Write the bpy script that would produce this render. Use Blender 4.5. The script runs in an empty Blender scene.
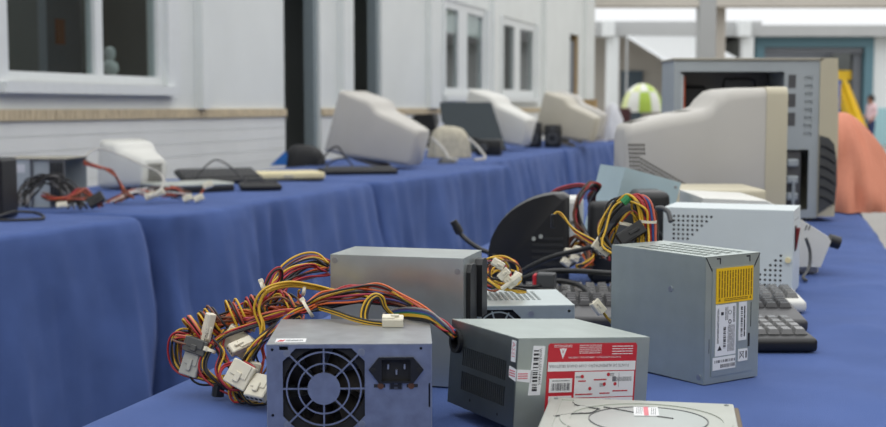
import bpy, bmesh, math, random
from mathutils import Vector, Matrix, noise
from mathutils.geometry import tessellate_polygon
PI = math.pi
rad = math.radians
rnd = random.Random(7)
scene = bpy.context.scene
COL = scene.collection

# ---------------------------------------------------------------- camera
FPX, CZ, TH = 1280.0, 1.053, math.atan(106.5 / 1280.0)   # focal length in pixels, eye height, tilt down
cam_d = bpy.data.cameras.new('camera')
cam = bpy.data.objects.new('camera', cam_d)
COL.objects.link(cam)
cam.location = (0, 0, CZ)
cam.rotation_euler = (PI / 2 - TH, 0, 0)
cam_d.sensor_width = 36.0
cam_d.lens = FPX / 886.0 * 36.0
cam_d.clip_start = 0.05
cam_d.clip_end = 300
cam_d.dof.use_dof = True
cam_d.dof.focus_distance = 1.32
cam_d.dof.aperture_fstop = 9.5
scene.camera = cam

# ---------------------------------------------------------------- light: an overcast sky
world = bpy.data.worlds.new('overcast_sky')
scene.world = world
world.use_nodes = True
wn, wl = world.node_tree.nodes, world.node_tree.links
wn.clear()
w_out = wn.new('ShaderNodeOutputWorld'); w_bg = wn.new('ShaderNodeBackground')
w_tc = wn.new('ShaderNodeTexCoord'); w_sep = wn.new('ShaderNodeSeparateXYZ'); w_ramp = wn.new('ShaderNodeValToRGB')
wl.new(w_tc.outputs['Generated'], w_sep.inputs[0]); wl.new(w_sep.outputs['Z'], w_ramp.inputs[0])
w_ramp.color_ramp.elements[0].position = 0.0; w_ramp.color_ramp.elements[0].color = (0.46, 0.47, 0.48, 1)
w_ramp.color_ramp.elements[1].position = 1.0; w_ramp.color_ramp.elements[1].color = (1.0, 1.0, 1.0, 1)
wl.new(w_ramp.outputs[0], w_bg.inputs['Color']); wl.new(w_bg.outputs[0], w_out.inputs[0])
w_bg.inputs['Strength'].default_value = 2.02    # zenith about 2.4 times the horizon, as under any overcast

scene.view_settings.view_transform = 'Standard'
scene.view_settings.look = 'None'
scene.view_settings.gamma = 1.0
scene.view_settings.use_curve_mapping = False
scene.view_settings.exposure = 0.0

# ---------------------------------------------------------------- where a point of the place lies
_c, _s = math.cos(TH), math.sin(TH)
def ray(px, py):
    a, b = (px - 443.0) / FPX, (213.5 - py) / FPX
    return Vector((a, _c + b * _s, -_s + b * _c))
def U(px, py, z=0.75):                      # on the horizontal plane at height z
    d = ray(px, py); t = (z - CZ) / d.z
    return Vector((d.x * t, d.y * t, z))
def D(px, py, Y):                           # at distance Y ahead
    d = ray(px, py); t = Y / d.y
    return Vector((d.x * t, Y, CZ + d.z * t))
TABLE = 0.75

# ---------------------------------------------------------------- materials
def lin(c):
    return tuple(((x / 255.0) / 12.92 if x / 255.0 <= 0.04045 else ((x / 255.0 + 0.055) / 1.055) ** 2.4) for x in c) + (1.0,)
_mats = {}
def mat(name, rgb, rough=0.5, metal=0.0, var=0.06, scale=30.0, bump=0.0, bscale=200.0, spec=0.5, trans=0.0, coords='Object'):
    if name in _mats: return _mats[name]
    m = bpy.data.materials.new(name); m.use_nodes = True
    nt = m.node_tree; b = nt.nodes['Principled BSDF']
    b.inputs['Roughness'].default_value = rough; b.inputs['Metallic'].default_value = metal
    b.inputs['Specular IOR Level'].default_value = spec
    if trans: b.inputs['Transmission Weight'].default_value = trans
    tc = nt.nodes.new('ShaderNodeTexCoord'); n = nt.nodes.new('ShaderNodeTexNoise')
    n.inputs['Scale'].default_value = scale; n.inputs['Detail'].default_value = 4
    nt.links.new(tc.outputs[coords], n.inputs['Vector'])
    r = nt.nodes.new('ShaderNodeValToRGB'); c = lin(rgb)
    r.color_ramp.elements[0].position = 0.3; r.color_ramp.elements[1].position = 0.7
    r.color_ramp.elements[0].color = tuple(x * (1 - var) for x in c[:3]) + (1,)
    r.color_ramp.elements[1].color = tuple(min(1, x * (1 + var)) for x in c[:3]) + (1,)
    nt.links.new(n.outputs['Fac'], r.inputs[0]); nt.links.new(r.outputs[0], b.inputs['Base Color'])
    if bump:
        n2 = nt.nodes.new('ShaderNodeTexNoise'); n2.inputs['Scale'].default_value = bscale; n2.inputs['Detail'].default_value = 3
        bp = nt.nodes.new('ShaderNodeBump'); bp.inputs['Strength'].default_value = bump; bp.inputs['Distance'].default_value = 0.01
        nt.links.new(tc.outputs[coords], n2.inputs['Vector']); nt.links.new(n2.outputs['Fac'], bp.inputs['Height'])
        nt.links.new(bp.outputs[0], b.inputs['Normal'])
    _mats[name] = m
    return m
def glass_mat():
    m = bpy.data.materials.new('window_glass'); m.use_nodes = True
    nt = m.node_tree; nt.nodes.clear()
    o = nt.nodes.new('ShaderNodeOutputMaterial'); mx = nt.nodes.new('ShaderNodeMixShader')
    t = nt.nodes.new('ShaderNodeBsdfTransparent'); g = nt.nodes.new('ShaderNodeBsdfGlossy'); f = nt.nodes.new('ShaderNodeFresnel')
    t.inputs['Color'].default_value = (0.75, 0.8, 0.8, 1); g.inputs['Roughness'].default_value = 0.02
    f.inputs['IOR'].default_value = 1.45
    ge = nt.nodes.new('ShaderNodeNewGeometry'); iv = nt.nodes.new('ShaderNodeMath'); iv.operation = 'SUBTRACT'; iv.inputs[0].default_value = 1.0
    mu = nt.nodes.new('ShaderNodeMath'); mu.operation = 'MULTIPLY'
    nt.links.new(ge.outputs['Backfacing'], iv.inputs[1]); nt.links.new(iv.outputs[0], mu.inputs[0]); nt.links.new(f.outputs[0], mu.inputs[1])
    nt.links.new(mu.outputs[0], mx.inputs[0]); nt.links.new(t.outputs[0], mx.inputs[1]); nt.links.new(g.outputs[0], mx.inputs[2])
    nt.links.new(mx.outputs[0], o.inputs[0])
    return m
GLASS = glass_mat()
M = dict(
    wall=mat('white_wall_paint', (226, 230, 228), 0.7, var=0.03, scale=3, bump=0.15, bscale=60),
    course=mat('white_brick_paint', (228, 230, 228), 0.65, var=0.03, scale=4, bump=0.2, bscale=40),
    tan=mat('tan_brick', (204, 188, 158), 0.8, var=0.12, scale=25),
    frame=mat('white_window_paint', (224, 228, 228), 0.5, var=0.02),
    jamb=mat('grey_green_metal', (136, 148, 152), 0.45, var=0.03),
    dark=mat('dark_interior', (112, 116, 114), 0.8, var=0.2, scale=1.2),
    grey=mat('grey_partition', (112, 116, 122), 0.7, var=0.06, scale=2),
    orange_sign=mat('orange_paper', (190, 110, 50), 0.7),
    plaster=mat('white_plaster', (215, 215, 212), 0.7),
    beige=mat('beige_wall', (206, 200, 190), 0.75, var=0.04, scale=2),
    floor=mat('concrete_floor', (138, 135, 130), 0.55, var=0.06, scale=1.5, bump=0.05, bscale=20),
    teal=mat('teal_paint', (90, 126, 138), 0.5, var=0.05),
    lteal=mat('light_teal_paint', (160, 200, 206), 0.5, var=0.03),
    greypaint=mat('grey_beam_paint', (176, 178, 178), 0.6, var=0.03, scale=2),
    yellow=mat('yellow_paint', (232, 190, 30), 0.45, var=0.04),
    cloth=mat('blue_cloth', (74, 95, 148), 0.85, var=0.10, scale=9, bump=0.25, bscale=900, spec=0.15),
    orange=mat('orange_sheet_fabric', (208, 138, 114), 0.8, var=0.06, scale=6, bump=0.1, bscale=60, spec=0.2),
    steel=mat('galvanised_steel', (172, 176, 180), 0.36, 0.85, var=0.10, scale=55, bump=0.03, bscale=400),
    steel2=mat('plain_steel_sheet', (190, 196, 194), 0.28, 0.75, var=0.06, scale=35, bump=0.02, bscale=300),
    steel3=mat('matt_steel_sheet', (176, 186, 182), 0.40, 0.7, var=0.05, scale=40, bump=0.02, bscale=300),
    steel_d=mat('dark_steel', (112, 114, 118), 0.45, 1.0, var=0.1, scale=20),
    alu=mat('cast_alloy', (186, 190, 182), 0.42, 0.5, var=0.06, scale=25, bump=0.02, bscale=200),
    alu_d=mat('brown_edge_metal', (112, 100, 84), 0.5, 0.6, var=0.1),
    whitepaint=mat('white_powder_coat', (208, 217, 219), 0.38, 0.0, var=0.02, scale=20),
    bluepanel=mat('pale_blue_steel', (186, 208, 214), 0.45, 0.3, var=0.05, scale=10),
    black=mat('black_plastic', (26, 27, 29), 0.42, var=0.1),
    blackm=mat('matt_black_plastic', (30, 31, 33), 0.65, var=0.1),
    dgrey=mat('dark_grey_plastic', (72, 74, 76), 0.4, var=0.08),
    key=mat('grey_key_plastic', (104, 104, 104), 0.16, var=0.06),
    keyd=mat('dark_key_plastic', (60, 60, 62), 0.3, var=0.06),
    cream=mat('cream_plastic', (226, 214, 170), 0.5, var=0.03),
    crt=mat('light_grey_plastic', (190, 187, 180), 0.5, var=0.03, scale=8, bump=0.05, bscale=500),
    crt_b=mat('aged_beige_plastic', (192, 185, 162), 0.5, var=0.03, scale=8),
    crt_g=mat('greyed_beige_plastic', (188, 183, 168), 0.5, var=0.03, scale=8),
    crt_w=mat('off_white_plastic', (212, 212, 206), 0.5, var=0.03, scale=8),
    vent=mat('vent_shadow_plastic', (92, 90, 84), 0.8),
    screen=mat('screen_glass', (24, 30, 32), 0.12, var=0.03),
    lid=mat('dark_teal_lid', (38, 52, 58), 0.4, var=0.05),
    white=mat('white_sticker', (226, 228, 228), 0.5, var=0.02),
    nylon=mat('natural_nylon', (222, 216, 196), 0.45, var=0.04, spec=0.5),
    red=mat('red_label', (190, 40, 52), 0.45, var=0.03),
    pink=mat('pink_print', (216, 120, 130), 0.5),
    yel_label=mat('yellow_label', (236, 190, 20), 0.45, var=0.02),
    ink=mat('black_ink', (40, 40, 44), 0.6),
    inkg=mat('grey_ink', (110, 112, 116), 0.6),
    inky=mat('brown_ink', (128, 98, 12), 0.6),
    brass=mat('rusty_screw', (128, 92, 72), 0.45, 0.8, var=0.2, scale=200),
    dust=mat('dusty_fan_plastic', (58, 54, 50), 0.75, var=0.25, scale=80),
    dustg=mat('dusty_inner_board', (74, 66, 56), 0.9, var=0.6, scale=260),
    cardboard=mat('brown_cardboard', (170, 142, 96), 0.8, var=0.06),
    skin=mat('skin', (160, 112, 88), 0.55), hair=mat('dark_hair', (36, 28, 26), 0.6),
    shirt=mat('pale_pink_shirt', (226, 196, 200), 0.8), jeans=mat('dark_blue_jeans', (40, 56, 96), 0.8),
    lime=mat('lime_fabric', (176, 204, 84), 0.7, var=0.04), maroon=mat('maroon_plastic', (78, 40, 44), 0.5),
    wfab=mat('white_fabric', (232, 234, 228), 0.75),
    bag=mat('pale_grey_bag', (206, 208, 214), 0.6, var=0.04, bump=0.2, bscale=30),
    sack=mat('beige_woven_bag', (182, 176, 158), 0.85, var=0.12, scale=40, bump=0.3, bscale=90),
    green=mat('green_plastic', (30, 130, 70), 0.4),
)
def cloth_nodes(m, sheen, tint):
    nt = m.node_tree; b = nt.nodes['Principled BSDF']
    b.inputs['Sheen Weight'].default_value = sheen; b.inputs['Sheen Roughness'].default_value = 0.30; b.inputs['Sheen Tint'].default_value = tint
    old = b.inputs['Normal'].links[0].from_node
    tc = nt.nodes.new('ShaderNodeTexCoord'); mp = nt.nodes.new('ShaderNodeMapping'); n = nt.nodes.new('ShaderNodeTexNoise'); bp = nt.nodes.new('ShaderNodeBump')
    n.inputs['Scale'].default_value = 5; n.inputs['Detail'].default_value = 2; n.inputs['Distortion'].default_value = 0.3
    bp.inputs['Strength'].default_value = 0.4; bp.inputs['Distance'].default_value = 0.02
    nt.links.new(tc.outputs['Object'], mp.inputs[0]); nt.links.new(mp.outputs[0], n.inputs['Vector']); nt.links.new(n.outputs['Fac'], bp.inputs['Height'])
    nt.links.new(old.outputs[0], bp.inputs['Normal']); nt.links.new(bp.outputs[0], b.inputs['Normal'])
cloth_nodes(M['cloth'], 0.25, (0.5, 0.6, 1.0, 1))
for nm, c in dict(yellow=(206, 164, 40), black=(24, 22, 24), red=(160, 34, 42), orange=(206, 98, 44), purple=(70, 62, 112), blue=(46, 78, 140),
                  grey=(120, 118, 118), green=(40, 110, 80), white=(220, 218, 214), brown=(112, 68, 46), salmon=(194, 96, 76), pink=(168, 52, 76)).items():
    M['w_' + nm] = mat(nm + '_wire_insulation', c, 0.4, var=0.05)

# ---------------------------------------------------------------- mesh helpers
def to_mesh(bm, name, smooth=False, angle=None):
    bmesh.ops.recalc_face_normals(bm, faces=bm.faces)
    me = bpy.data.meshes.new(name)
    bm.to_mesh(me); bm.free()
    if smooth:
        for p in me.polygons: p.use_smooth = True
        if angle is not None:
            try: me.set_sharp_from_angle(angle=rad(angle))
            except Exception: pass
    return me
def bx(bm, x0, x1, y0, y1, z0, z1, bev=0.0, seg=1, mi=0):
    vs = [bm.verts.new((x, y, z)) for z in (z0, z1) for y in (y0, y1) for x in (x0, x1)]
    fs = [bm.faces.new([vs[i] for i in q]) for q in ((0, 2, 3, 1), (4, 5, 7, 6), (0, 1, 5, 4), (2, 6, 7, 3), (0, 4, 6, 2), (1, 3, 7, 5))]
    for f in fs: f.material_index = mi
    if bev:
        es = list({e for f in fs for e in f.edges})
        bmesh.ops.bevel(bm, geom=es, offset=bev, segments=seg, affect='EDGES', profile=0.5)
    return vs
def box(x0, x1, y0, y1, z0, z1, bev=0.0, seg=1):
    bm = bmesh.new(); bx(bm, x0, x1, y0, y1, z0, z1, bev, seg); return bm
def prism(bm, poly, M3, d0, d1, mi=0):
    """poly of (u,v), M3(u,v,d) -> point; closed solid."""
    a = [bm.verts.new(M3(u, v, d0)) for u, v in poly]; b = [bm.verts.new(M3(u, v, d1)) for u, v in poly]
    n = len(poly)
    fs = [bm.faces.new(a), bm.faces.new(b[::-1])]
    for i in range(n): fs.append(bm.faces.new((a[i], b[i], b[(i + 1) % n], a[(i + 1) % n])))
    for f in fs: f.material_index = mi
    return fs
def plate(bm, M3, outer, holes, d0, d1):
    loops = [outer] + holes
    tri = tessellate_polygon([[Vector((u, v, 0)) for u, v in l] for l in loops])
    flat = [p for l in loops for p in l]
    A = [bm.verts.new(M3(u, v, d0)) for u, v in flat]; B = [bm.verts.new(M3(u, v, d1)) for u, v in flat]
    for t in tri:
        try:
            bm.faces.new([A[i] for i in t]); bm.faces.new([B[i] for i in reversed(t)])
        except ValueError: pass
    k = 0
    for l in loops:
        n = len(l)
        for i in range(n):
            p, q = k + i, k + (i + 1) % n
            bm.faces.new((A[p], B[p], B[q], A[q]))
        k += n
def rect(u0, v0, u1, v1): return [(u0, v0), (u1, v0), (u1, v1), (u0, v1)]
def ngon(cu, cv, r, n, ph=0.0): return [(cu + r * math.cos(ph + 2 * PI * i / n), cv + r * math.sin(ph + 2 * PI * i / n)) for i in range(n)]
def ring(bm, M3, cu, cv, r0, r1, n, d0, d1):
    for i in range(n):
        a, b = 2 * PI * i / n, 2 * PI * (i + 1) / n
        q = []
        for d in (d0, d1):
            for r in (r0, r1):
                for t in (a, b): q.append(bm.verts.new(M3(cu + r * math.cos(t), cv + r * math.sin(t), d)))
        for f in ((0, 1, 3, 2), (4, 6, 7, 5), (0, 4, 5, 1), (2, 3, 7, 6)): bm.faces.new([q[j] for j in f])
    bmesh.ops.remove_doubles(bm, verts=bm.verts[:], dist=1e-6)
def bar(bm, M3, u0, v0, u1, v1, w, d0, d1):
    L = math.hypot(u1 - u0, v1 - v0); nx, ny = -(v1 - v0) / L * w / 2, (u1 - u0) / L * w / 2
    prism(bm, [(u0 + nx, v0 + ny), (u1 + nx, v1 + ny), (u1 - nx, v1 - ny), (u0 - nx, v0 - ny)], M3, d0, d1)
def cyl(bm, c, axis, r, h, n=14, r2=None):
    q = Vector(axis).normalized().to_track_quat('Z', 'Y').to_matrix()
    c = Vector(c); r2 = r if r2 is None else r2
    a = [bm.verts.new(c + q @ Vector((r * math.cos(2 * PI * i / n), r * math.sin(2 * PI * i / n), 0))) for i in range(n)]
    b = [bm.verts.new(c + q @ Vector((r2 * math.cos(2 * PI * i / n), r2 * math.sin(2 * PI * i / n), h))) for i in range(n)]
    bm.faces.new(a[::-1]); bm.faces.new(b)
    for i in range(n): bm.faces.new((a[i], a[(i + 1) % n], b[(i + 1) % n], b[i]))
def spline(pts, k=8):
    P = [Vector(p) for p in pts]
    if len(P) < 3: return P
    P = [P[0] * 2 - P[1]] + P + [P[-1] * 2 - P[-2]]
    out = []
    for i in range(1, len(P) - 2):
        a, b, c, d = P[i - 1:i + 3]
        for j in range(k):
            t = j / k
            out.append(0.5 * ((2 * b) + (c - a) * t + (2 * a - 5 * b + 4 * c - d) * t * t + (3 * b - a - 3 * c + d) * t ** 3))
    out.append(P[-2])
    return out
def frames(P):
    T = [(P[min(i + 1, len(P) - 1)] - P[max(i - 1, 0)]).normalized() for i in range(len(P))]
    up = Vector((0, 0, 1)) if abs(T[0].z) < 0.9 else Vector((1, 0, 0))
    N = (up - T[0] * up.dot(T[0])).normalized(); out = []
    for t in T:
        N = N - t * N.dot(t)
        N = N.normalized() if N.length > 1e-6 else t.orthogonal().normalized()
        out.append((N.copy(), t.cross(N)))
    return out
def tube(bm, P, r, n=7, mi=0):
    fr = frames(P); R = []
    for p, (a, b) in zip(P, fr):
        R.append([bm.verts.new(p + a * (r * math.cos(2 * PI * i / n)) + b * (r * math.sin(2 * PI * i / n))) for i in range(n)])
    for u, v in zip(R, R[1:]):
        for i in range(n): bm.faces.new((u[i], u[(i + 1) % n], v[(i + 1) % n], v[i])).material_index = mi
    bm.faces.new(R[0][::-1]).material_index = mi; bm.faces.new(R[-1]).material_index = mi
def loft(bm, secs):
    R = [[bm.verts.new(p) for p in s] for s in secs]; n = len(R[0])
    for u, v in zip(R, R[1:]):
        for i in range(n): bm.faces.new((u[i], u[(i + 1) % n], v[(i + 1) % n], v[i]))
    bm.faces.new(R[0][::-1]); bm.faces.new(R[-1])
def rrect(cy, hw, z0, z1, r, k=4):
    """rounded rectangle in (y,z)"""
    r = min(r, hw * 0.98, (z1 - z0) * 0.49); out = []
    for (y, z, a0) in ((cy + hw - r, z1 - r, 0), (cy - hw + r, z1 - r, PI / 2), (cy - hw + r, z0 + r, PI), (cy + hw - r, z0 + r, 1.5 * PI)):
        for i in range(k + 1):
            a = a0 + PI / 2 * i / k
            out.append((y + r * math.cos(a), z + r * math.sin(a)))
    return out

# ---------------------------------------------------------------- object helpers
def tag(o, label=None, cat=None, group=None, kind=None):
    if label: o['label'] = label
    if cat: o['category'] = cat
    if group: o['group'] = group
    if kind: o['kind'] = kind
    return o
def thing(name, label, cat, loc=(0, 0, 0), rot=(0, 0, 0), group=None):
    o = bpy.data.objects.new(name, None); COL.objects.link(o)
    o.location = loc; o.rotation_euler = rot; o.empty_display_size = 0.05
    return tag(o, label, cat, group)
def wm(o):
    m = o.matrix_basis.copy()
    while o.parent: o = o.parent; m = o.matrix_basis @ m
    return m
def obj(name, bm, material, parent=None, smooth=False, angle=40, world=False, label=None, kind=None, loc=None):
    me = bm if isinstance(bm, bpy.types.Mesh) else to_mesh(bm, name, smooth, angle)
    for m_ in (material if isinstance(material, (list, tuple)) else [material]):
        if len(me.materials) < (len(material) if isinstance(material, (list, tuple)) else 1): me.materials.append(m_)
    o = bpy.data.objects.new(name, me); COL.objects.link(o)
    if parent is not None:
        o.parent = parent
        if world: o.matrix_parent_inverse = wm(parent).inverted()
    if loc is not None: o.location = loc
    if label: o['label'] = label
    if kind: o['kind'] = kind
    return o
def struct(name, bm, material, parent=None, **k):
    o = obj(name, bm, material, parent, **k)
    if parent is None: o['kind'] = 'structure'
    return o
def single(name, bm, material, label, cat, group=None, **k):
    return tag(obj(name, bm, material, None, **k), label, cat, group)
def text_bm(bm, body, size, M3, u, v, d, mi=0, align='LEFT', flip=False):
    cu = bpy.data.curves.new('t', 'FONT'); cu.body = body; cu.size = size; cu.align_x = align; cu.resolution_u = 1
    ob = bpy.data.objects.new('t', cu); COL.objects.link(ob)
    dg = bpy.context.evaluated_depsgraph_get(); dg.update()
    me = bpy.data.meshes.new_from_object(ob.evaluated_get(dg))
    vs = [bm.verts.new(M3(u + (-p.co.x if flip else p.co.x), v + (-p.co.y if flip else p.co.y), d)) for p in me.vertices]
    for p in me.polygons:
        try: bm.faces.new([vs[i] for i in p.vertices]).material_index = mi
        except ValueError: pass
    bpy.data.objects.remove(ob); bpy.data.curves.remove(cu); bpy.data.meshes.remove(me)
def FRONT(y=0.0): return lambda u, v, d: Vector((u, y + d, v))
def BACK(y): return lambda u, v, d: Vector((u, y - d, v))
def LEFT(x=0.0): return lambda u, v, d: Vector((x + d, u, v))
def RIGHT(x): return lambda u, v, d: Vector((x - d, u, v))
def TOP(z): return lambda u, v, d: Vector((u, v, z - d))
def wire(parent, pts, colour, r=0.0011, k=7, name='wire'):
    P = spline(pts, k)
    for q in P: q.z = max(q.z, TABLE + r + 0.001)
    bm = bmesh.new(); tube(bm, P, r, 6)
    return obj(name, bm, M['w_' + colour], parent, True, None, world=True)
def bundle(parent, pts, colours, spread=0.006, r=0.0011, twist=1.2, seed=0, k=8, jit=0.5, name='wire'):
    P = spline(pts, k); fr = frames(P); R = random.Random(seed); n = len(colours)
    for i, c in enumerate(colours):
        rr = spread * math.sqrt((i + 0.5) / n); a0 = i * 2.39996 + R.random(); ph = R.random() * 9
        Q = []
        for j, (p, (a, b)) in enumerate(zip(P, fr)):
            t = j / max(1, len(P) - 1)
            w = rr * (0.55 + 0.45 * math.sin(PI * t)) * (1 + jit * math.sin(ph + 7 * t)); an = a0 + twist * 2 * PI * t + jit * math.sin(ph * 2 + 5 * t)
            Q.append(p + a * (w * math.cos(an)) + b * (w * math.sin(an)))
        for q in Q: q.z = max(q.z, TABLE + r + 0.001)
        bm = bmesh.new(); tube(bm, Q, r, 6)
        obj(name, bm, M['w_' + c], parent, True, None, world=True)
def orient(p, axis, up=(0, 0, 1)):
    x = Vector(axis).normalized(); z = Vector(up); z = (z - x * z.dot(x)).normalized(); y = z.cross(x)
    m = Matrix((x, y, z)).transposed().to_4x4(); m.translation = Vector(p)
    return m
def connector(parent, p, axis, up, L=0.02, W=0.02, T=0.009, material=None, pins=4, rows=1, clip=True):
    """white crimp housing: axis points to the open end, wires come in at the other"""
    m = orient(p, axis, up); bm = bmesh.new()
    bx(bm, -L / 2, L / 2, -W / 2, W / 2, -T / 2, T / 2, 0.0011)
    bx(bm, -L / 2, L * 0.1, -W * 0.36, W * 0.36, T / 2 - 0.0004, T / 2 + 0.0012, 0.0004)
    if clip: bx(bm, -L * 0.1, L * 0.3, -W * 0.12, W * 0.12, T / 2, T / 2 + 0.0028, 0.0006)
    bmesh.ops.transform(bm, matrix=m, verts=bm.verts)
    c = obj('connector', bm, material or M['nylon'], parent, world=True)
    for i in range(pins):
        for j in range(rows):
            bm = bmesh.new()
            cyl(bm, (L / 2 - 0.0004, W * ((i + 0.5) / pins - 0.5) * 0.9, T * ((j + 0.5) / rows - 0.5) * 0.8), (1, 0, 0), min(W / pins, T / rows) * 0.33, 0.0006, 8)
            bmesh.ops.transform(bm, matrix=m, verts=bm.verts)
            o = obj('pin_hole', bm, M['ink'], c); o.matrix_parent_inverse = wm(parent).inverted() if False else Matrix.Identity(4)
    return c, m
def tie(parent, p, axis, r=0.008, material=None):
    m = orient(p, axis, (0.1, 0.2, 1)); bm = bmesh.new()
    ring(bm, lambda u, v, d: Vector((d, u, v)), 0, 0, r, r + 0.0012, 18, -0.0016, 0.0016)
    bx(bm, -0.0025, 0.0025, -0.002, 0.002, r, r + 0.0045, 0.0005)
    bmesh.ops.transform(bm, matrix=m, verts=bm.verts)
    return obj('cable_tie', bm, material or M['nylon'], parent, world=True)
def drop(o, z=TABLE):
    lo = 1e9; st = [o]
    while st:
        q = st.pop(); st += list(q.children)
        if q.type == 'MESH':
            m = q.matrix_basis.copy(); p = q
            m = q.matrix_parent_inverse @ m if q.parent else m
            while p.parent:
                p = p.parent; m = (p.matrix_parent_inverse @ p.matrix_basis if p.parent else p.matrix_basis) @ m
            lo = min(lo, min((m @ v.co).z for v in q.data.vertices))
    o.location.z += z - lo
    return o
def wheel_screw(parent, M3, u, v, r=0.0028, material=None, name='screw'):
    bm = bmesh.new()
    prism(bm, ngon(u, v, r, 12), M3, -0.0009, 0.0004)
    for a in (0.5, 0.5 + PI / 2):
        bar(bm, M3, u - r * 0.6 * math.cos(a), v - r * 0.6 * math.sin(a), u + r * 0.6 * math.cos(a), v + r * 0.6 * math.sin(a), r * 0.24, -0.0011, -0.0008)
    for f in bm.faces[10:]: pass
    return obj(name, bm, material or M['steel'], parent)

# ================================================================ THE SETTING
bm = bmesh.new(); bx(bm, -30, 40, -12, 70, -0.1, 0.0)
struct('floor', bm, M['floor'])

# unseen walls added behind the photographer and at right, cutting the low sky light
bm = bmesh.new(); bx(bm, -14, 12, -7.4, -7.0, 0, 4.6); struct('wall_unseen_back', bm, mat('brown_grey_wall', (150, 142, 132), 0.8))
bm = bmesh.new(); bx(bm, 0, 0.4, -9, 22, 0, 4.6)
o = struct('wall_unseen_right', bm, _mats['brown_grey_wall']); o.location = (6.6, 0, 0); o.rotation_euler = (0, 0, rad(-15))
AW = math.atan(392 / 1280.0)
uw, nw = Vector((math.sin(AW), math.cos(AW), 0)), Vector((math.cos(AW), -math.sin(AW), 0))
PW = -3.2
def wt(px):
    a = (px - 443) / FPX
    Y = -PW / (uw.x - uw.y * a)
    return (Y + PW * uw.x) / uw.y          # distance along the wall
def WALL(u, v, d):                          # u along wall, v height, d into the building
    p = nw * (PW - d) + uw * u
    return Vector((p.x, p.y, v))
def wd(px, dep):                             # the same, for a plane `dep` behind the wall face
    a = (px - 443) / FPX; P_ = PW - dep
    Y = -P_ / (uw.x - uw.y * a)
    return (Y + P_ * uw.x) / uw.y
T_END = wt(590)
holes = dict(window_1=(wt(7), 1.155, wt(167), 2.45), window_2=(wt(444), 1.15, wt(486), 1.97), window_3=(wt(501.5), 1.15, wt(535.5), 1.96),
             door_1=(wt(285), 0.02, wt(321), 2.7), door_2=(wt(354.5), 0.02, wt(382), 2.7), door_3=(wt(569), 0.02, wt(578), 1.97))
bm = bmesh.new()
plate(bm, WALL, rect(-4.0, 0, T_END, 4.6), [rect(*h) for h in holes.values()], 0, 0.10)
wall_left = struct('wall_left', bm, M['wall'])
# painted brick courses under the tan string course, broken at the doors
spans = [(-4.0, wt(285)), (wt(321), wt(354.5)), (wt(382), wt(569)), (wt(578), T_END)]
for z in range(15):
    for a, b in spans:
        bm = bmesh.new(); z0 = 0.02 + z * 0.065
        prism(bm, rect(a, z0 + 0.0015, b, z0 + 0.0635), WALL, -0.004, 0.001)
        obj('brick_course', bm, M['course'], wall_left)
for a, b in spans:                          # the tan soldier course
    n = int((b - a) / 0.036); bm = bmesh.new()
    for i in range(n):
        u0 = a + (b - a) * i / n
        prism(bm, rect(u0 + 0.002, 0.997, u0 + (b - a) / n - 0.002, 1.043), WALL, -0.016 - 0.003 * rnd.random(), 0.001)
    obj('brick_band', bm, M['tan'], wall_left, kind='stuff')
for p0, p1 in ((196, 203), (338, 347), (426, 436), (489, 495), (541, 549), (582, 590)):
    bm = bmesh.new(); prism(bm, rect(wt(p0), 1.043, wt(p1), 4.6), WALL, -0.05, 0.0)
    obj('pilaster', bm, M['wall'], wall_left)
def window(name, h, mull, depth=0.012, transom=None, f=0.045, mw=0.03):
    u0, v0, u1, v1 = h; w = u1 - u0
    root = bpy.data.objects.new(name, None); COL.objects.link(root); root['kind'] = 'structure'
    xs = [u0 + f] + [u0 + w * m for m in mull] + [u1 - f]
    hs = [(xs[i] + (mw if i else 0), xs[i + 1] - (mw if i + 2 < len(xs) else 0)) for i in range(len(xs) - 1)]
    bm = bmesh.new()
    plate(bm, WALL, rect(u0, v0, u1, v1), [rect(a, v0 + f, b, v1 - f) for a, b in hs], depth, depth + 0.05)
    obj('window_frame', bm, M['frame'], root)
    bm = bmesh.new(); prism(bm, rect(u0 - 0.06, v0 - 0.045, u1 + 0.06, v0), WALL, -0.05, depth)
    obj('window_sill', bm, M['frame'], root)
    for s in ((u0 - 0.07, u0), (u1, u1 + 0.12)):
        bm = bmesh.new(); prism(bm, rect(s[0], v0, s[1], v1), WALL, -0.02, 0.0)
        obj('window_casing', bm, M['frame'], root)
    for a, b in hs:
        bm = bmesh.new(); prism(bm, rect(a - 0.005, v0 + f - 0.005, b + 0.005, v1 - f + 0.005), WALL, depth + 0.02, depth + 0.026)
        obj('pane', bm, GLASS, root)
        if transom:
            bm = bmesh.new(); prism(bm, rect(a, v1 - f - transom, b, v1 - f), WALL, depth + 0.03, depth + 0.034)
            obj('reflection_sheet', bm, M['wfab'], root)  # white sheet standing in for bright reflections in the upper panes
    return root
window('window_1', holes['window_1'], [0.555])
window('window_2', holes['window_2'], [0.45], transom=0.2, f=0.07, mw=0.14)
window('window_3', holes['window_3'], [0.46], f=0.08, mw=0.12)
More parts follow.
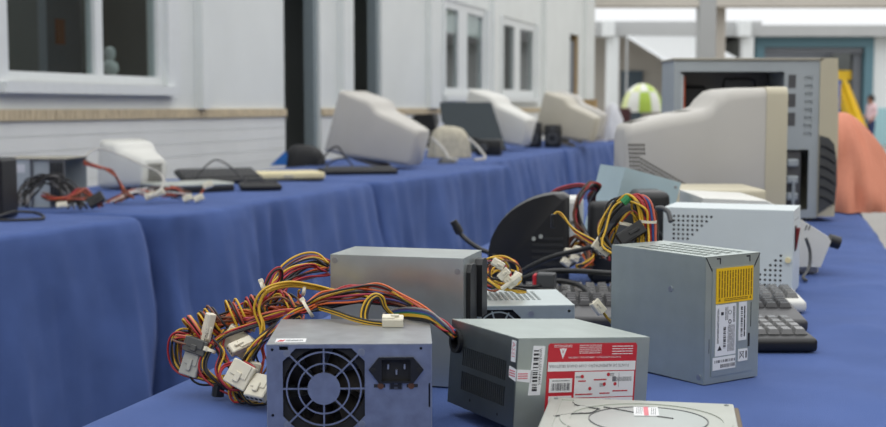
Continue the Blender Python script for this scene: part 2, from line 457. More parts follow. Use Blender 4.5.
def doorway(name, h, jamb_m, w_near, w_far, leaf=None):
    u0, v0, u1, v1 = h
    root = bpy.data.objects.new(name, None); COL.objects.link(root); root['kind'] = 'structure'
    for n_, (a, b) in (('door_jamb', (u0, u0 + w_near)), ('door_jamb', (u1 - w_far, u1))):
        bm = bmesh.new(); prism(bm, rect(a, v0, b, v1), WALL, 0.02, 0.09)
        obj(n_, bm, jamb_m, root)
    bm = bmesh.new(); prism(bm, rect(u0, 2.05, u1, 2.1), WALL, 0.04, 0.09); obj('transom_bar', bm, jamb_m, root)
    bm = bmesh.new(); prism(bm, rect(u0 + w_near, 2.1, u1 - w_far, v1), WALL, 0.06, 0.066); obj('pane', bm, GLASS, root)
    if leaf:
        bm = bmesh.new(); prism(bm, rect(u0 + 0.01, v0, u1 - 0.01, 1.9), WALL, 0.05, 0.09); obj('door_leaf', bm, leaf, root)
doorway('door_1', holes['door_1'], M['jamb'], 0.03, 0.06)
doorway('door_2', holes['door_2'], M['jamb'], 0.03, 0.06)
doorway('door_3', holes['door_3'], M['cardboard'], 0.08, 0.04, M['grey'])
# the dim rooms behind the wall
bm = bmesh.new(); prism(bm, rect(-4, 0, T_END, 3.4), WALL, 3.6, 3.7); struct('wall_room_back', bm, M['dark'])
bm = bmesh.new(); prism(bm, rect(-4, 3.3, T_END, 3.4), WALL, 0.11, 2.0); struct('ceiling', bm, M['dark'])  # open strip left at the back, added so sky light brightens the rooms
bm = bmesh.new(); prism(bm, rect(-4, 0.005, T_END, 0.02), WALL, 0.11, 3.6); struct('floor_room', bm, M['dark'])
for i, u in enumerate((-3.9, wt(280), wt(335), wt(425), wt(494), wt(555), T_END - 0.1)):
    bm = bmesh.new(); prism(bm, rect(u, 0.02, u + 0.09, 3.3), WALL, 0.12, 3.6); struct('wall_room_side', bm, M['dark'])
# what shows through the first window, and the roof mirrored in it
bm = bmesh.new(); prism(bm, rect(wd(50, 1.3), 0.02, wd(84, 1.3), 3.2), WALL, 1.3, 1.36); w_ = struct('wall_partition', bm, mat('pale_partition', (150, 158, 168), 0.6))
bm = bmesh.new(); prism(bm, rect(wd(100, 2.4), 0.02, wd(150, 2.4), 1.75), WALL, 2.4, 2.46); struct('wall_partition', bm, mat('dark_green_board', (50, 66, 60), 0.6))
bm = bmesh.new(); prism(bm, [(wd(100, 2.3), 1.76), (wd(160, 2.3), 1.80), (wd(160, 2.3), 2.0), (wd(128, 2.3), 2.15), (wd(100, 2.3), 1.95)], WALL, 2.3, 2.38); struct('reflected_gable', bm, mat('purple_roof_reflection', (60, 56, 74), 0.6))  # purple gable shape stands in for the roof reflected in the pane
bm = bmesh.new(); prism(bm, rect(wd(61, 1.28), 1.43, wd(68, 1.28), 1.58), WALL, 1.28, 1.299)
tag(obj('paper_notice', bm, M['orange_sign'], None), 'small orange notice hanging on the grey partition behind the window', 'notice')
v = WALL(wd(112, 0.16), 1.165, 0.16); t = thing('plaster_figurine', 'white plaster figurine on the sill inside the large window', 'figurine', v)
def lathe(bm, prof, n=20, c=(0, 0, 0)):
    R = [[bm.verts.new((c[0] + r * math.cos(2 * PI * i / n), c[1] + r * math.sin(2 * PI * i / n), c[2] + z)) for i in range(n)] for r, z in prof]
    for a, b in zip(R, R[1:]):
        for i in range(n): bm.faces.new((a[i], a[(i + 1) % n], b[(i + 1) % n], b[i]))
    bm.faces.new(R[0][::-1]); bm.faces.new(R[-1])
bm = bmesh.new(); lathe(bm, [(0.05, 0), (0.055, 0.012), (0.03, 0.02), (0.022, 0.035), (0.03, 0.045)]); obj('pedestal', bm, M['plaster'], t, True)
bm = bmesh.new(); lathe(bm, [(0.03, 0.045), (0.042, 0.07), (0.036, 0.1), (0.02, 0.113)]); obj('bust', bm, M['plaster'], t, True)
bm = bmesh.new(); lathe(bm, [(0.012, 0.11), (0.024, 0.125), (0.029, 0.145), (0.024, 0.17), (0.008, 0.18)]); obj('figurine_head', bm, M['plaster'], t, True)
bm = bmesh.new(); bx(bm, -0.09, 0.09, -0.06, 0.07, -0.02, 0.0); obj('ledge', bm, M['dark'], t)

# ---------------- the building at the end of the yard (about 35 m away)
YB = 35.0
def bX(px, Y=YB): return (px - 443) * Y / FPX
def bZ(py, Y=YB): return CZ + (107 - py) * Y / FPX
def far_box(px0, px1, py0, py1, y0, y1, bev=0.0, Y=YB):
    bm = bmesh.new(); bx(bm, bX(px0, Y), bX(px1, Y), y0, y1, max(0.0, bZ(py1, Y)), bZ(py0, Y), bev); return bm
struct('beam', far_box(560, 1300, 26, 37, YB, YB + 0.5), M['greypaint'])
for p0, p1 in ((606, 618), (740, 752)):
    t = struct('column', far_box(p0, p1, 37, 160, YB + 0.02, YB + 0.35, 0.02), M['frame'])
    obj('column_cap', far_box(p0 - 6, p0 + 6, 22, 38, YB - 0.35, YB + 0.1, 0.02), M['frame'], t)
struct('wall_porch', far_box(560, 757, 26, 160, YB + 4, YB + 4.2), M['beige'])
struct('roof_porch', far_box(560, 760, 22, 26, YB + 0.1, YB + 4.2), M['greypaint'])
struct('door_4', far_box(586, 604, 58, 160, YB + 3.9, YB + 4.05), M['blackm'])
struct('door_5', far_box(640, 664, 67, 160, YB + 3.9, YB + 4.05), mat('slate_door_paint', (88, 104, 116), 0.5))
# shop front with a teal surround
struct('wall_shop', far_box(874, 1300, 26, 108, YB + 0.5, YB + 0.8), M['frame'])
struct('wall_shop_base', far_box(876, 1300, 108, 160, YB + 0.45, YB + 0.8), M['lteal'])
bm = bmesh.new()
plate(bm, FRONT(YB + 0.4), [(bX(757), 0), (bX(876), 0), (bX(876), bZ(37)), (bX(757), bZ(37))], [[(bX(766), 0.03), (bX(867), 0.03), (bX(867), bZ(47)), (bX(766), bZ(47))]], 0, 0.3)
shop = struct('door_6', bm, M['teal'])
obj('shutter_box', far_box(767, 866, 47, 53, YB + 0.5, YB + 0.9), M['grey'], shop)
obj('side_frame', far_box(858, 866, 53, 150, YB + 0.6, YB + 0.9), M['grey'], shop)
struct('wall_shop_back', far_box(700, 960, 20, 160, YB + 6, YB + 6.2), M['grey'])
struct('roof_shop', far_box(750, 960, 30, 37, YB + 0.7, YB + 3.6), M['dark'])  # cut short; the gap behind it is added to let daylight into the shop
struct('wall_shop_side', far_box(750, 757, 30, 160, YB + 0.8, YB + 6), M['dark'])
struct('wall_shop_side', far_box(895, 902, 30, 160, YB + 0.9, YB + 6), M['dark'])
obj('yellow_bar', far_box(830, 872, 70, 80, YB + 0.75, YB + 1.0, 0.03), M['yellow'], shop)
# a nearer gallery frame: two posts and a lintel
YG = 17.8
struct('pillar', far_box(697, 714, -40, 160, YG, YG + 0.24, 0.01, YG), M['greypaint'])
struct('pillar', far_box(715, 728, -40, 160, YG + 0.3, YG + 0.5, 0.01, YG), M['beige'])
struct('lintel', far_box(592, 1100, -40, 8, YG + 0.02, YG + 0.28, 0.01, YG), M['beige'])
# white fibreglass canopy under the porch beam
bm = bmesh.new()
P = [D(627, 37.5, 34), D(700, 38.5, 34), D(745, 65, 26), D(668, 63, 26)]
vs = [bm.verts.new(p) for p in P] + [bm.verts.new(p + Vector((0, 0, 0.05))) for p in P]
for f in ((0, 1, 2, 3), (7, 6, 5, 4), (0, 4, 5, 1), (1, 5, 6, 2), (2, 6, 7, 3), (3, 7, 4, 0)): bm.faces.new([vs[i] for i in f])
mt = bpy.data.materials.new('fibreglass_sheet'); mt.use_nodes = True
b_ = mt.node_tree.nodes['Principled BSDF']; tr = mt.node_tree.nodes.new('ShaderNodeBsdfTranslucent'); mx = mt.node_tree.nodes.new('ShaderNodeMixShader')
b_.inputs['Base Color'].default_value = (0.9, 0.92, 0.93, 1); tr.inputs['Color'].default_value = (0.95, 0.97, 0.98, 1); mx.inputs[0].default_value = 0.75
o_ = mt.node_tree.nodes['Material Output']
mt.node_tree.links.new(b_.outputs[0], mx.inputs[1]); mt.node_tree.links.new(tr.outputs[0], mx.inputs[2]); mt.node_tree.links.new(mx.outputs[0], o_.inputs[0])
t = thing('canopy', 'white translucent canopy sloping in front of the far porch', 'canopy', (0, 0, 0))
obj('canopy_sheet', bm, mt, t)
for p in (P[2], P[3], P[0], P[1]):
    bm = bmesh.new(); cyl(bm, (p.x, p.y, 0), (0, 0, 1), 0.03, p.z + 0.02, 10); obj('canopy_post', bm, M['greypaint'], t)
for i in range(1, 5):
    a = P[0].lerp(P[3], i / 5); b = P[1].lerp(P[2], i / 5)
    bm = bmesh.new(); tube(bm, [a - Vector((0, 0, 0.02)), b - Vector((0, 0, 0.02))], 0.02, 6); obj('canopy_rib', bm, M['greypaint'], t)
# yellow playground slide
a, b = D(842, 84, 31.5), D(860, 136, 31.5); b.z = max(b.z, 0.06)
t = thing('playground_slide', 'yellow playground slide in front of the far shop doorway', 'slide', (a.x, a.y, 0))
bm = bmesh.new(); q = Vector((0.26, 0, 0.14))
prism(bm, [(a.x - 0.13, a.z), (a.x + 0.13, a.z + 0.02), (b.x + 0.2, b.z + 0.05), (b.x - 0.12, b.z)], FRONT(31.4), 0, 0.5); obj('chute', bm, M['yellow'], t, world=True)
for yy in (31.36, 31.9):
    bm = bmesh.new(); tube(bm, [Vector((a.x, yy, a.z + 0.1)), Vector((b.x, yy, b.z + 0.1))], 0.05, 8); obj('side_rail', bm, M['yellow'], t, world=True)
    bm = bmesh.new(); tube(bm, [Vector((a.x - 0.12, yy, 0)), Vector((a.x - 0.12, yy, a.z + 0.1))], 0.04, 8); obj('leg', bm, mat('blue_metal_tube', (60, 100, 180), 0.4), t, world=True)
# person by the shop
def person(base, h, yaw):
    t = thing('person', 'person in a pale pink shirt and dark blue trousers standing by the far shop', 'person', base, (0, 0, yaw))
    J = dict(pel=(0, 0, .52), sp=(0, -.01, .64), ch=(0, 0, .76), nk=(0, -.01, .845), hd=(0, -.03, .9), tp=(0, -.03, .985))
    R_ = dict(pel=.085, sp=.075, ch=.088, nk=.034, hd=.062, tp=.045)
    E = [('pel', 'sp'), ('sp', 'ch'), ('ch', 'nk'), ('nk', 'hd'), ('hd', 'tp')]
    for s, n in ((-1, 'l'), (1, 'r')):
        J.update({'hp' + n: (s * .05, 0, .49), 'kn' + n: (s * .055, -.02 * s, .28), 'an' + n: (s * .058, .01, .04), 'to' + n: (s * .065, -.09, .02),
                  'sh' + n: (s * .105, 0, .80), 'el' + n: (s * .13, .01, .64), 'wr' + n: (s * .12, -.09, .52), 'pa' + n: (s * .115, -.12, .485)})
        R_.update({'hp' + n: .062, 'kn' + n: .045, 'an' + n: .03, 'to' + n: .022, 'sh' + n: .042, 'el' + n: .031, 'wr' + n: .02, 'pa' + n: .018})
        E += [('pel', 'hp' + n), ('hp' + n, 'kn' + n), ('kn' + n, 'an' + n), ('an' + n, 'to' + n), ('ch', 'sh' + n), ('sh' + n, 'el' + n), ('el' + n, 'wr' + n), ('wr' + n, 'pa' + n)]
        for f in range(5):
            k = 'f%d%s' % (f, n); dx = (f - 1.5) * .009 if f < 4 else -s * .024
            J[k] = (s * .115 + dx, -.12 - (.028 if f < 4 else .012), .485 - (.03 if f < 4 else .01) + .004 * (f == 1)); R_[k] = .0055
            E.append(('pa' + n, k))
    names = list(J); me = bpy.data.meshes.new('body')
    me.from_pydata([Vector(J[n]) * h for n in names], [(names.index(a), names.index(b)) for a, b in E], [])
    o = bpy.data.objects.new('body_tmp', me); COL.objects.link(o)
    md = o.modifiers.new('skin', 'SKIN'); md.use_smooth_shade = True
    for i, n in enumerate(names):
        me.skin_vertices[0].data[i].radius = (R_[n] * h, R_[n] * h * (0.72 if n in ('pel', 'sp', 'ch') else 1)); me.skin_vertices[0].data[i].use_root = n == 'pel'
    sd = o.modifiers.new('sub', 'SUBSURF'); sd.levels = 1; sd.render_levels = 1
    dg = bpy.context.evaluated_depsgraph_get(); dg.update()
    m2 = bpy.data.meshes.new_from_object(o.evaluated_get(dg)); bpy.data.objects.remove(o)
    m2.materials.clear()
    for k in ('skin', 'shirt', 'jeans'): m2.materials.append(M[k])
    for p in m2.polygons:
        c = p.center / h; p.use_smooth = True
        arm = abs(c.x) > .1 and c.z > .45
        p.material_index = 0 if c.z > .84 or (arm and c.z < .6) else (1 if c.z > .53 or (arm and c.z >= .6) else 2)
        if c.z < .05: p.material_index = 0
    ob = bpy.data.objects.new('body', m2); COL.objects.link(ob); ob.parent = t
    bm = bmesh.new(); bmesh.ops.create_uvsphere(bm, u_segments=14, v_segments=10, radius=.075 * h)
    for v_ in list(bm.verts):
        v_.co += Vector((0, -.012, .945)) * h
        v_.co.y = max(v_.co.y, -.055 * h + (v_.co.z - .93 * h) * -0.3) if v_.co.z < 0.985 * h else v_.co.y
    obj('hair', bm, M['hair'], t, True)
    bm = bmesh.new(); bmesh.ops.create_cone(bm, segments=6, radius1=.012 * h, radius2=.004 * h, depth=.02 * h, cap_ends=True)
    bmesh.ops.transform(bm, matrix=Matrix.Translation(Vector((0, -.098, .905)) * h), verts=bm.verts); obj('nose', bm, M['skin'], t, True)
    for s in (-1, 1):
        bm = bmesh.new(); bmesh.ops.create_uvsphere(bm, u_segments=6, v_segments=5, radius=.008 * h)
        bmesh.ops.transform(bm, matrix=Matrix.Translation(Vector((s * .022, -.088, .925)) * h), verts=bm.verts); obj('eye', bm, M['ink'], t)
person(Vector((bX(870, 34.6), 34.6, 0)), 1.36, rad(-70))
# parasol and chair, some 20 m off
pc = D(642, 112, 20)
t = thing('parasol', 'lime green and white parasol open in the yard behind the beige computer tower', 'parasol', (pc.x, pc.y, 0))
R0, H0 = 0.32, 0.44
for k in range(10):
    for tier, (j0, j1) in enumerate(((0, 3), (3, 6))):
        bm = bmesh.new(); rows = []
        for j in range(j0, j1 + 1):
            f = j / 6; rr = R0 * math.sin(f * PI / 2); zz = pc.z + H0 * math.cos(f * PI / 2)
            rows.append([bm.verts.new((rr * math.cos(2 * PI * (k + i / 3) / 10), rr * math.sin(2 * PI * (k + i / 3) / 10), zz)) for i in range(4)])
        for a, b in zip(rows, rows[1:]):
            for i in range(3): bm.faces.new((a[i], a[i + 1], b[i + 1], b[i]))
        bmesh.ops.remove_doubles(bm, verts=bm.verts[:], dist=1e-5); bmesh.ops.solidify(bm, geom=bm.faces[:], thickness=0.004)
        obj('parasol_panel', bm, M['wfab'] if (k * 3 + tier * 2) % 5 in (0, 1) else (mat('pale_lime_fabric', (214, 222, 160), 0.7) if (k + tier) % 3 == 0 else M['lime']), t, True)
bm = bmesh.new(); cyl(bm, (0, 0, 0.03), (0, 0, 1), 0.014, pc.z + H0 - 0.03, 10); obj('pole', bm, M['greypaint'], t)
bm = bmesh.new(); cyl(bm, (0, 0, 0), (0, 0, 1), 0.2, 0.05, 20); obj('base', bm, M['grey'], t)
cc = D(621, 108, 19)
t = thing('plastic_chair', 'dark maroon chair standing below the lime and white parasol', 'chair', (cc.x, cc.y, 0))
obj('backrest', box(-0.17, 0.17, 0.16, 0.2, 0.5, cc.z, 0.015, 2), M['maroon'], t); obj('seat', box(-0.2, 0.2, -0.2, 0.2, 0.42, 0.46, 0.015, 2), M['maroon'], t)
for x in (-0.17, 0.17):
    for y in (-0.17, 0.18): obj('leg', box(x - 0.018, x + 0.018, y - 0.018, y + 0.018, 0, 0.5 if y > 0 else 0.43, 0.004), M['maroon'], t)

# ================================================================ CLOTHED TABLES
def nz(x, y, z=0.0): return noise.noise(Vector((x, y, z)))
def tablecloth(name, label, e0, e1, W, side, seed, n_s=0.016, group=None, fold=0.085, ruck=0.0):
    """e0->e1 is one long edge of the top (xy); the table lies to `side` of it."""
    e0, e1 = Vector((e0[0], e0[1])), Vector((e1[0], e1[1])); d = (e1 - e0); L = d.length; d /= L
    n = Vector((-d.y, d.x)) * side
    per = []; r = 0.05
    def corner(c, a0):
        for i in range(5): per.append((c[0] + r * math.cos(a0 + PI / 2 * i / 5), c[1] + r * math.sin(a0 + PI / 2 * i / 5)))
    def line(a, b):
        k = max(2, int(math.hypot(b[0] - a[0], b[1] - a[1]) / n_s))
        for i in range(k): per.append((a[0] + (b[0] - a[0]) * i / k, a[1] + (b[1] - a[1]) * i / k))
    corner((r, r), PI); line((r, 0), (L - r, 0)); corner((L - r, r), 1.5 * PI); line((L, r), (L, W - r)); corner((L - r, W - r), 0); line((L - r, W), (r, W)); corner((r, W - r), PI / 2); line((0, W - r), (0, r))
    N = len(per); S = [0.0]
    for i in range(1, N): S.append(S[-1] + math.hypot(per[i][0] - per[i - 1][0], per[i][1] - per[i - 1][1]))
    tot = S[-1] + 0.02
    def foldf(s, z):
        a = 2 * PI * s / tot
        cx, cy = math.cos(a) * tot / 2 / PI, math.sin(a) * tot / 2 / PI
        f = nz(cx * 4.2 + seed, cy * 4.2, z * 0.5) * 1.0 + 0.6 * (0.5 - abs(nz(cx * 6 + seed + 0.8 * z, cy * 7, z * 0.7 + 5)) * 2) + 0.30 * (0.4 - abs(nz(cx * 13, cy * 15 + seed + z, z * 1.5)) * 2) + 0.10 * nz(cx * 30 + z * 5, cy * 30, z * 7 + seed)
        return f
    rings = []
    for t in (1.0, 0.85, 0.7, 0.55, 0.45, 0.4, 0.36, 0.32, 0.28, 0.24, 0.20, 0.16, 0.12, 0.08, 0.04):
        R = []
        for (x, y) in per:
            mx_, my = min(max(x, W / 2), L - W / 2), W / 2
            px, py = x + (mx_ - x) * t, y + (my - y) * t
            z = TABLE - 0.0016 + 0.0015 * nz(px * 9 + seed, py * 9) - (0.0010 if t < 0.1 else 0)
            if ruck: z += ruck * min(1, max(0, (py - 0.69) / 0.06)) * min(1, max(0, (3.0 - px) / 0.2)) * max(0, 0.42 - abs(nz(px * 2.2 + py * 4.5, py * 3.0 - px * 1.2, 4.2)) * 1.6)
            R.append((px, py, z))
        rings.append(R)
    for zf, off in ((0.0, 0.0), (0.004, 0.007), (0.014, 0.011), (0.05, 0.012), (0.1, 0.013), (0.17, 0.015), (0.25, 0.02), (0.34, 0.025), (0.44, 0.03), (0.54, 0.035), (0.64, 0.04), (0.70, 0.042), (0.742, 0.045)):
        R = []
        for i, (x, y) in enumerate(per):
            x2, y2 = per[(i + 1) % N]; x1, y1 = per[i - 1]
            tx, ty = x2 - x1, y2 - y1; l = math.hypot(tx, ty) or 1; ox, oy = ty / l, -tx / l
            am = fold * min(1.0, zf / 0.5) ** 0.6
            o = off + am * (0.5 + foldf(S[i] + 0.12 * zf * math.sin(S[i] * 2.1 + seed), zf))
            if abs(ox) > abs(oy): o = min(o, 0.013)
            z = TABLE - 0.004 - zf if zf > 0 else TABLE - 0.003
            R.append((x + ox * o, y + oy * o, max(0.004, z)))
        rings.append(R)
    bm = bmesh.new(); V = []
    for R in rings:
        V.append([bm.verts.new((x, y * side, z)) for x, y, z in R])
    for a, b in zip(V, V[1:]):
        for i in range(N): bm.faces.new((a[i], a[(i + 1) % N], b[(i + 1) % N], b[i]))
    bmesh.ops.remove_doubles(bm, verts=V[0], dist=1e-4)
    o = single(name, bm, M['cloth'], label, 'tablecloth', group, smooth=True, angle=None)
    o.location = (e0.x, e0.y, 0); o.rotation_euler = (0, 0, math.atan2(d.y, d.x))
    return o
AR = math.atan(345 / 1280.0)
ur, nr = Vector((math.sin(AR), math.cos(AR), 0)), Vector((math.cos(AR), -math.sin(AR), 0))
pl, pr = U(77, 427).dot(nr), 0.2
def RT(u, p): q = ur * u + nr * p; return (q.x, q.y)
tablecloth('tablecloth', 'blue cloth on the near table under the power supply units and computer tower', RT(-0.3, pl), RT(4.75, pl), pr - pl, -1, 1.3, ruck=0.022)
ul, nl = uw, nw
def LT(u, p): q = ul * u + nl * p; return (q.x, q.y)
row = [((0.6, -2.06), (3.16, -1.855), 'blue cloth on the table under the grey open computer case'),
       ((3.24, -1.80), (4.87, -1.80), 'blue cloth on the table under the cream slim case and the black bag'),
       ((4.91, -1.79), (6.56, -1.64), 'blue cloth on the table under the beige sack and the largest beige monitor'),
       ((6.69, -1.88), (9.08, -1.88), 'blue cloth on the table under the white monitor, behind the flat panel'),
       ((9.12, -1.88), (11.55, -1.88), 'blue cloth on the last table of the row, under the brown carton')]
for i, (a, b, lb) in enumerate(row):
    tablecloth('tablecloth', lb, LT(*a), LT(*b), 0.95, 1, 11.7 * (i + 1), n_s=0.025, group='blue cloths on the row of tables along the wall')

# ================================================================ POWER SUPPLY UNITS
def panel(parent, name, M3, outer, holes, material, th=0.0012, **k):
    bm = bmesh.new(); plate(bm, M3, rect(*outer), holes, 0, th); return obj(name, bm, material, parent, **k)
def psu_shell(t, w, d, h, material, front=(), top=(), left=(), right=(), cover=None, lip=0.0008, inner=True, front_name='front_plate', left_mat=None, front_mat=None):
    cover = cover or material
    panel(t, front_name, FRONT(0), (0, 0, w, h), list(front), front_mat or material)
    panel(t, 'back_plate', BACK(d), (0, 0, w, h), [], material)
    panel(t, 'top_panel', TOP(h + lip), (-lip, 0.0004, w + lip, d - 0.0004), list(top), cover)
    panel(t, 'bottom_panel', lambda u, v, dd: Vector((u, v, dd)), (0.001, 0.001, w - 0.001, d - 0.001), [], material)
    panel(t, 'side_panel', LEFT(-lip), (0.0004, 0.0, d - 0.0004, h), list(left), left_mat or cover)
    panel(t, 'side_panel', RIGHT(w + lip), (0.0004, 0.0, d - 0.0004, h), list(right), cover)
def lines(bm, M3, u0, v0, u1, v1, n, d, vertical=False, fill=0.45, seed=0, mi=0, brk=True):
    R = random.Random(seed)
    for i in range(n):
        if vertical:
            a = u0 + (u1 - u0) * (i + 0.5) / n; w = (u1 - u0) / n * fill; p = v0
            while p < v1 - 1e-6:
                q = min(v1, p + (v1 - v0) * R.uniform(0.12, 0.4)) if brk else v1
                prism(bm, rect(a - w / 2, p, a + w / 2, q - (v1 - v0) * 0.02), M3, d, d + 0.0001, mi); p = q
        else:
            a = v0 + (v1 - v0) * (i + 0.5) / n; w = (v1 - v0) / n * fill; p = u0
            while p < u1 - 1e-6:
                q = min(u1, p + (u1 - u0) * R.uniform(0.1, 0.35)) if brk else u1
                prism(bm, rect(p, a - w / 2, q - (u1 - u0) * 0.02, a + w / 2), M3, d, d + 0.0001, mi); p = q
def barcode(bm, M3, u0, v0, u1, v1, d, vertical=False, seed=0, mi=0):
    R = random.Random(seed); p = 0.0
    while p < 1:
        w = R.choice((0.015, 0.03, 0.05)); q = min(1, p + w)
        if vertical: prism(bm, rect(u0, v0 + (v1 - v0) * p, u1, v0 + (v1 - v0) * q), M3, d, d + 0.0001, mi)
        else: prism(bm, rect(u0 + (u1 - u0) * p, v0, u0 + (u1 - u0) * q, v1), M3, d, d + 0.0001, mi)
        p = q + R.choice((0.015, 0.03, 0.045))
def label_part(parent, M3, poly, material, name='sticker', d=-0.0006, lab=None):
    bm = bmesh.new(); prism(bm, poly, M3, d, d + 0.0007); return obj(name, bm, material, parent, label=lab)

# --- the unit in front, fan grille towards us
F = thing('power_supply_unit', 'steel power supply unit whose round fan grille and black mains socket face us', 'power supply', (-0.1607, 1.155, TABLE), (0, 0, rad(1.6)))
fw, fd, fh = 0.15, 0.14, 0.086
fc = (0.0515, 0.0455); hs = 0.0375; ch_ = 0.012
octo = [(fc[0] - hs + ch_, fc[1] - hs), (fc[0] + hs - ch_, fc[1] - hs), (fc[0] + hs, fc[1] - hs + ch_), (fc[0] + hs, fc[1] + hs - ch_),
        (fc[0] + hs - ch_, fc[1] + hs), (fc[0] - hs + ch_, fc[1] + hs), (fc[0] - hs, fc[1] + hs - ch_), (fc[0] - hs, fc[1] - hs + ch_)]
sock = [(0.0925, 0.063), (0.102, 0.0745), (0.1335, 0.0745), (0.143, 0.063), (0.1335, 0.0505), (0.102, 0.0505)]
psu_shell(F, fw, fd, fh, M['steel'], front=[octo, rect(0.104, 0.052, 0.1315, 0.073)] + [ngon(u, v, 0.0014, 8) for u, v in ((0.0045, 0.082), (0.0045, 0.021), (0.1405, 0.0825))] + [rect(0.1475, 0.028, 0.149, 0.05), rect(0.011, 0.0815, 0.019, 0.085)], front_mat=mat('reflection_tinted_zinc', (146, 154, 172), 0.40, 0.75, var=0.14, scale=70, bump=0.03, bscale=400))  # reflection of the blue cloth tinted into the front plate's base colour
bm = bmesh.new(); f_ = FRONT(0)
ring(bm, f_, fc[0], fc[1], 0.0226, 0.0240, 40, 0.0, 0.0012); ring(bm, f_, fc[0], fc[1], 0.0333, 0.0348, 48, 0.0, 0.0012)
prism(bm, ngon(fc[0], fc[1], 0.0150, 32), f_, 0, 0.0012)
for k in range(8):
    a = k * PI / 4; r1 = 0.0385 if k % 2 == 0 else 0.0475
    bar(bm, f_, fc[0] + 0.0145 * math.cos(a), fc[1] + 0.0145 * math.sin(a), fc[0] + r1 * math.cos(a), fc[1] + r1 * math.sin(a), 0.0016, 0.0001, 0.0012)
obj('fan_grille', bm, _mats['reflection_tinted_zinc'], F)
fan = obj('fan', (lambda b: (ring(b, f_, fc[0], fc[1], 0.0375, 0.040, 40, 0.004, 0.026), b)[1])(bmesh.new()), M['dust'], F)
bm = bmesh.new(); prism(bm, ngon(fc[0], fc[1], 0.0135, 28), f_, 0.006, 0.024); obj('fan_hub', bm, M['dust'], fan)
for k in range(7):
    bm = bmesh.new(); rows = []
    for j in range(5):
        r = 0.013 + 0.0235 * j / 4
        rows.append([bm.verts.new(f_(fc[0] + r * math.cos(a), fc[1] + r * math.sin(a), dd)) for a, dd in ((2 * PI * k / 7 - 0.05 * j, 0.007), (2 * PI * k / 7 + 0.32 - 0.05 * j, 0.013), (2 * PI * k / 7 + 0.62 - 0.05 * j, 0.021))])
    for a, b in zip(rows, rows[1:]):
        for i in range(2): bm.faces.new((a[i], a[i + 1], b[i + 1], b[i]))
    bmesh.ops.solidify(bm, geom=bm.faces[:], thickness=0.0012); obj('fan_blade', bm, M['dust'], fan, True)
bm = bmesh.new(); plate(bm, f_, rect(0.005, 0.001, 0.148, 0.083), [ngon(fc[0], fc[1], 0.0374, 30)], 0.0035, 0.005); obj('fan_plate', bm, M['blackm'], F)
for u, v in ((0.018, 0.0785), (0.086, 0.079), (0.018, 0.012), (0.086, 0.012)): wheel_screw(F, f_, u, v, 0.0034)
bm = bmesh.new(); plate(bm, f_, sock, [rect(0.1045, 0.0525, 0.131, 0.0725)], -0.0022, 0.0005)
so = obj('power_socket', bm, M['black'], F)
bm = bmesh.new(); prism(bm, [(0.1045, 0.0565), (0.108, 0.0525), (0.1275, 0.0525), (0.131, 0.0565), (0.131, 0.0725), (0.1045, 0.0725)], f_, 0.009, 0.010); obj('socket_well', bm, M['blackm'], so)
for u, v in ((0.1105, 0.0655), (0.1255, 0.0655), (0.118, 0.0605)):
    bm = bmesh.new(); prism(bm, rect(u - 0.0008, v - 0.0022, u + 0.0008, v + 0.0022), f_, 0.0, 0.009); obj('pin', bm, M['steel'], so)
for u in (0.097, 0.139): wheel_screw(F, FRONT(-0.0022), u, 0.0628, 0.0022, M['blackm'])
for u in (0.1025, 0.1325):
    bm = bmesh.new(); prism(bm, rect(u - 0.0052, 0.0463, u + 0.0052, 0.0495), f_, -0.0001, 0.0004); obj('screw_slot', bm, M['ink'], F)
    wheel_screw(F, FRONT(-0.0004), u + (0.001 if u < 0.11 else -0.001), 0.0479, 0.0029, M['brass'])
bm = bmesh.new(); prism(bm, rect(0.1115, 0.0445, 0.1235, 0.0512), f_, -0.0004, 0.0004); sw = obj('voltage_switch', bm, M['steel_d'], F)
for u in (0.1125, 0.1192):
    bm = bmesh.new(); prism(bm, rect(u, 0.0452, u + 0.0033, 0.0505), f_, -0.0012, 0.0); obj('switch_slider', bm, M['black'], sw)
bm = bmesh.new(); prism(bm, rect(0.1158, 0.047, 0.1192, 0.049), f_, -0.0008, 0.0); obj('switch_slot', bm, M['ink'], sw)
tp = TOP(fh + 0.0008)
s_ = label_part(F, tp, rect(0.006, 0.010, 0.034, 0.028), M['white'], d=-0.0004, lab='worn white paper sticker')
bm = bmesh.new(); lines(bm, tp, 0.0155, 0.013, 0.032, 0.022, 2, -0.0006, seed=4); obj('print', bm, M['inkg'], s_)
bm = bmesh.new(); prism(bm, [(0.0075, 0.0125), (0.0105, 0.021), (0.0125, 0.0185), (0.0145, 0.023), (0.0135, 0.0125)], tp, -0.0006, -0.0004); obj('print', bm, M['red'], s_)

# --- the tall unit behind it, standing on its side
B = thing('power_supply_unit', 'power supply unit standing on edge behind the fan-grille one, black sockets on its right end', 'power supply', (-0.1238, 1.405, TABLE), (0, 0, rad(-15)))
bw, bd, bh = 0.15, 0.086, 0.14
psu_shell(B, bw, bd, bh, M['steel2'], right=[ngon(0.043, 0.03, 0.022, 20)])
for u, v in ((0.0045, 0.1345), (0.1445, 0.1265)): wheel_screw(B, FRONT(0), u, v, 0.0034)
rm = RIGHT(bw + 0.0008)
bm = bmesh.new(); prism(bm, [(0.012, 0.068), (0.012, 0.124), (0.018, 0.132), (0.036, 0.132), (0.042, 0.124), (0.042, 0.068), (0.036, 0.06), (0.018, 0.06)], rm, -0.005, 0.0005); obj('power_socket', bm, M['black'], B)
bm = bmesh.new(); prism(bm, [(0.05, 0.07), (0.05, 0.128), (0.055, 0.134), (0.07, 0.134), (0.075, 0.128), (0.075, 0.07)], rm, -0.009, 0.0005); obj('power_socket', bm, M['black'], B)
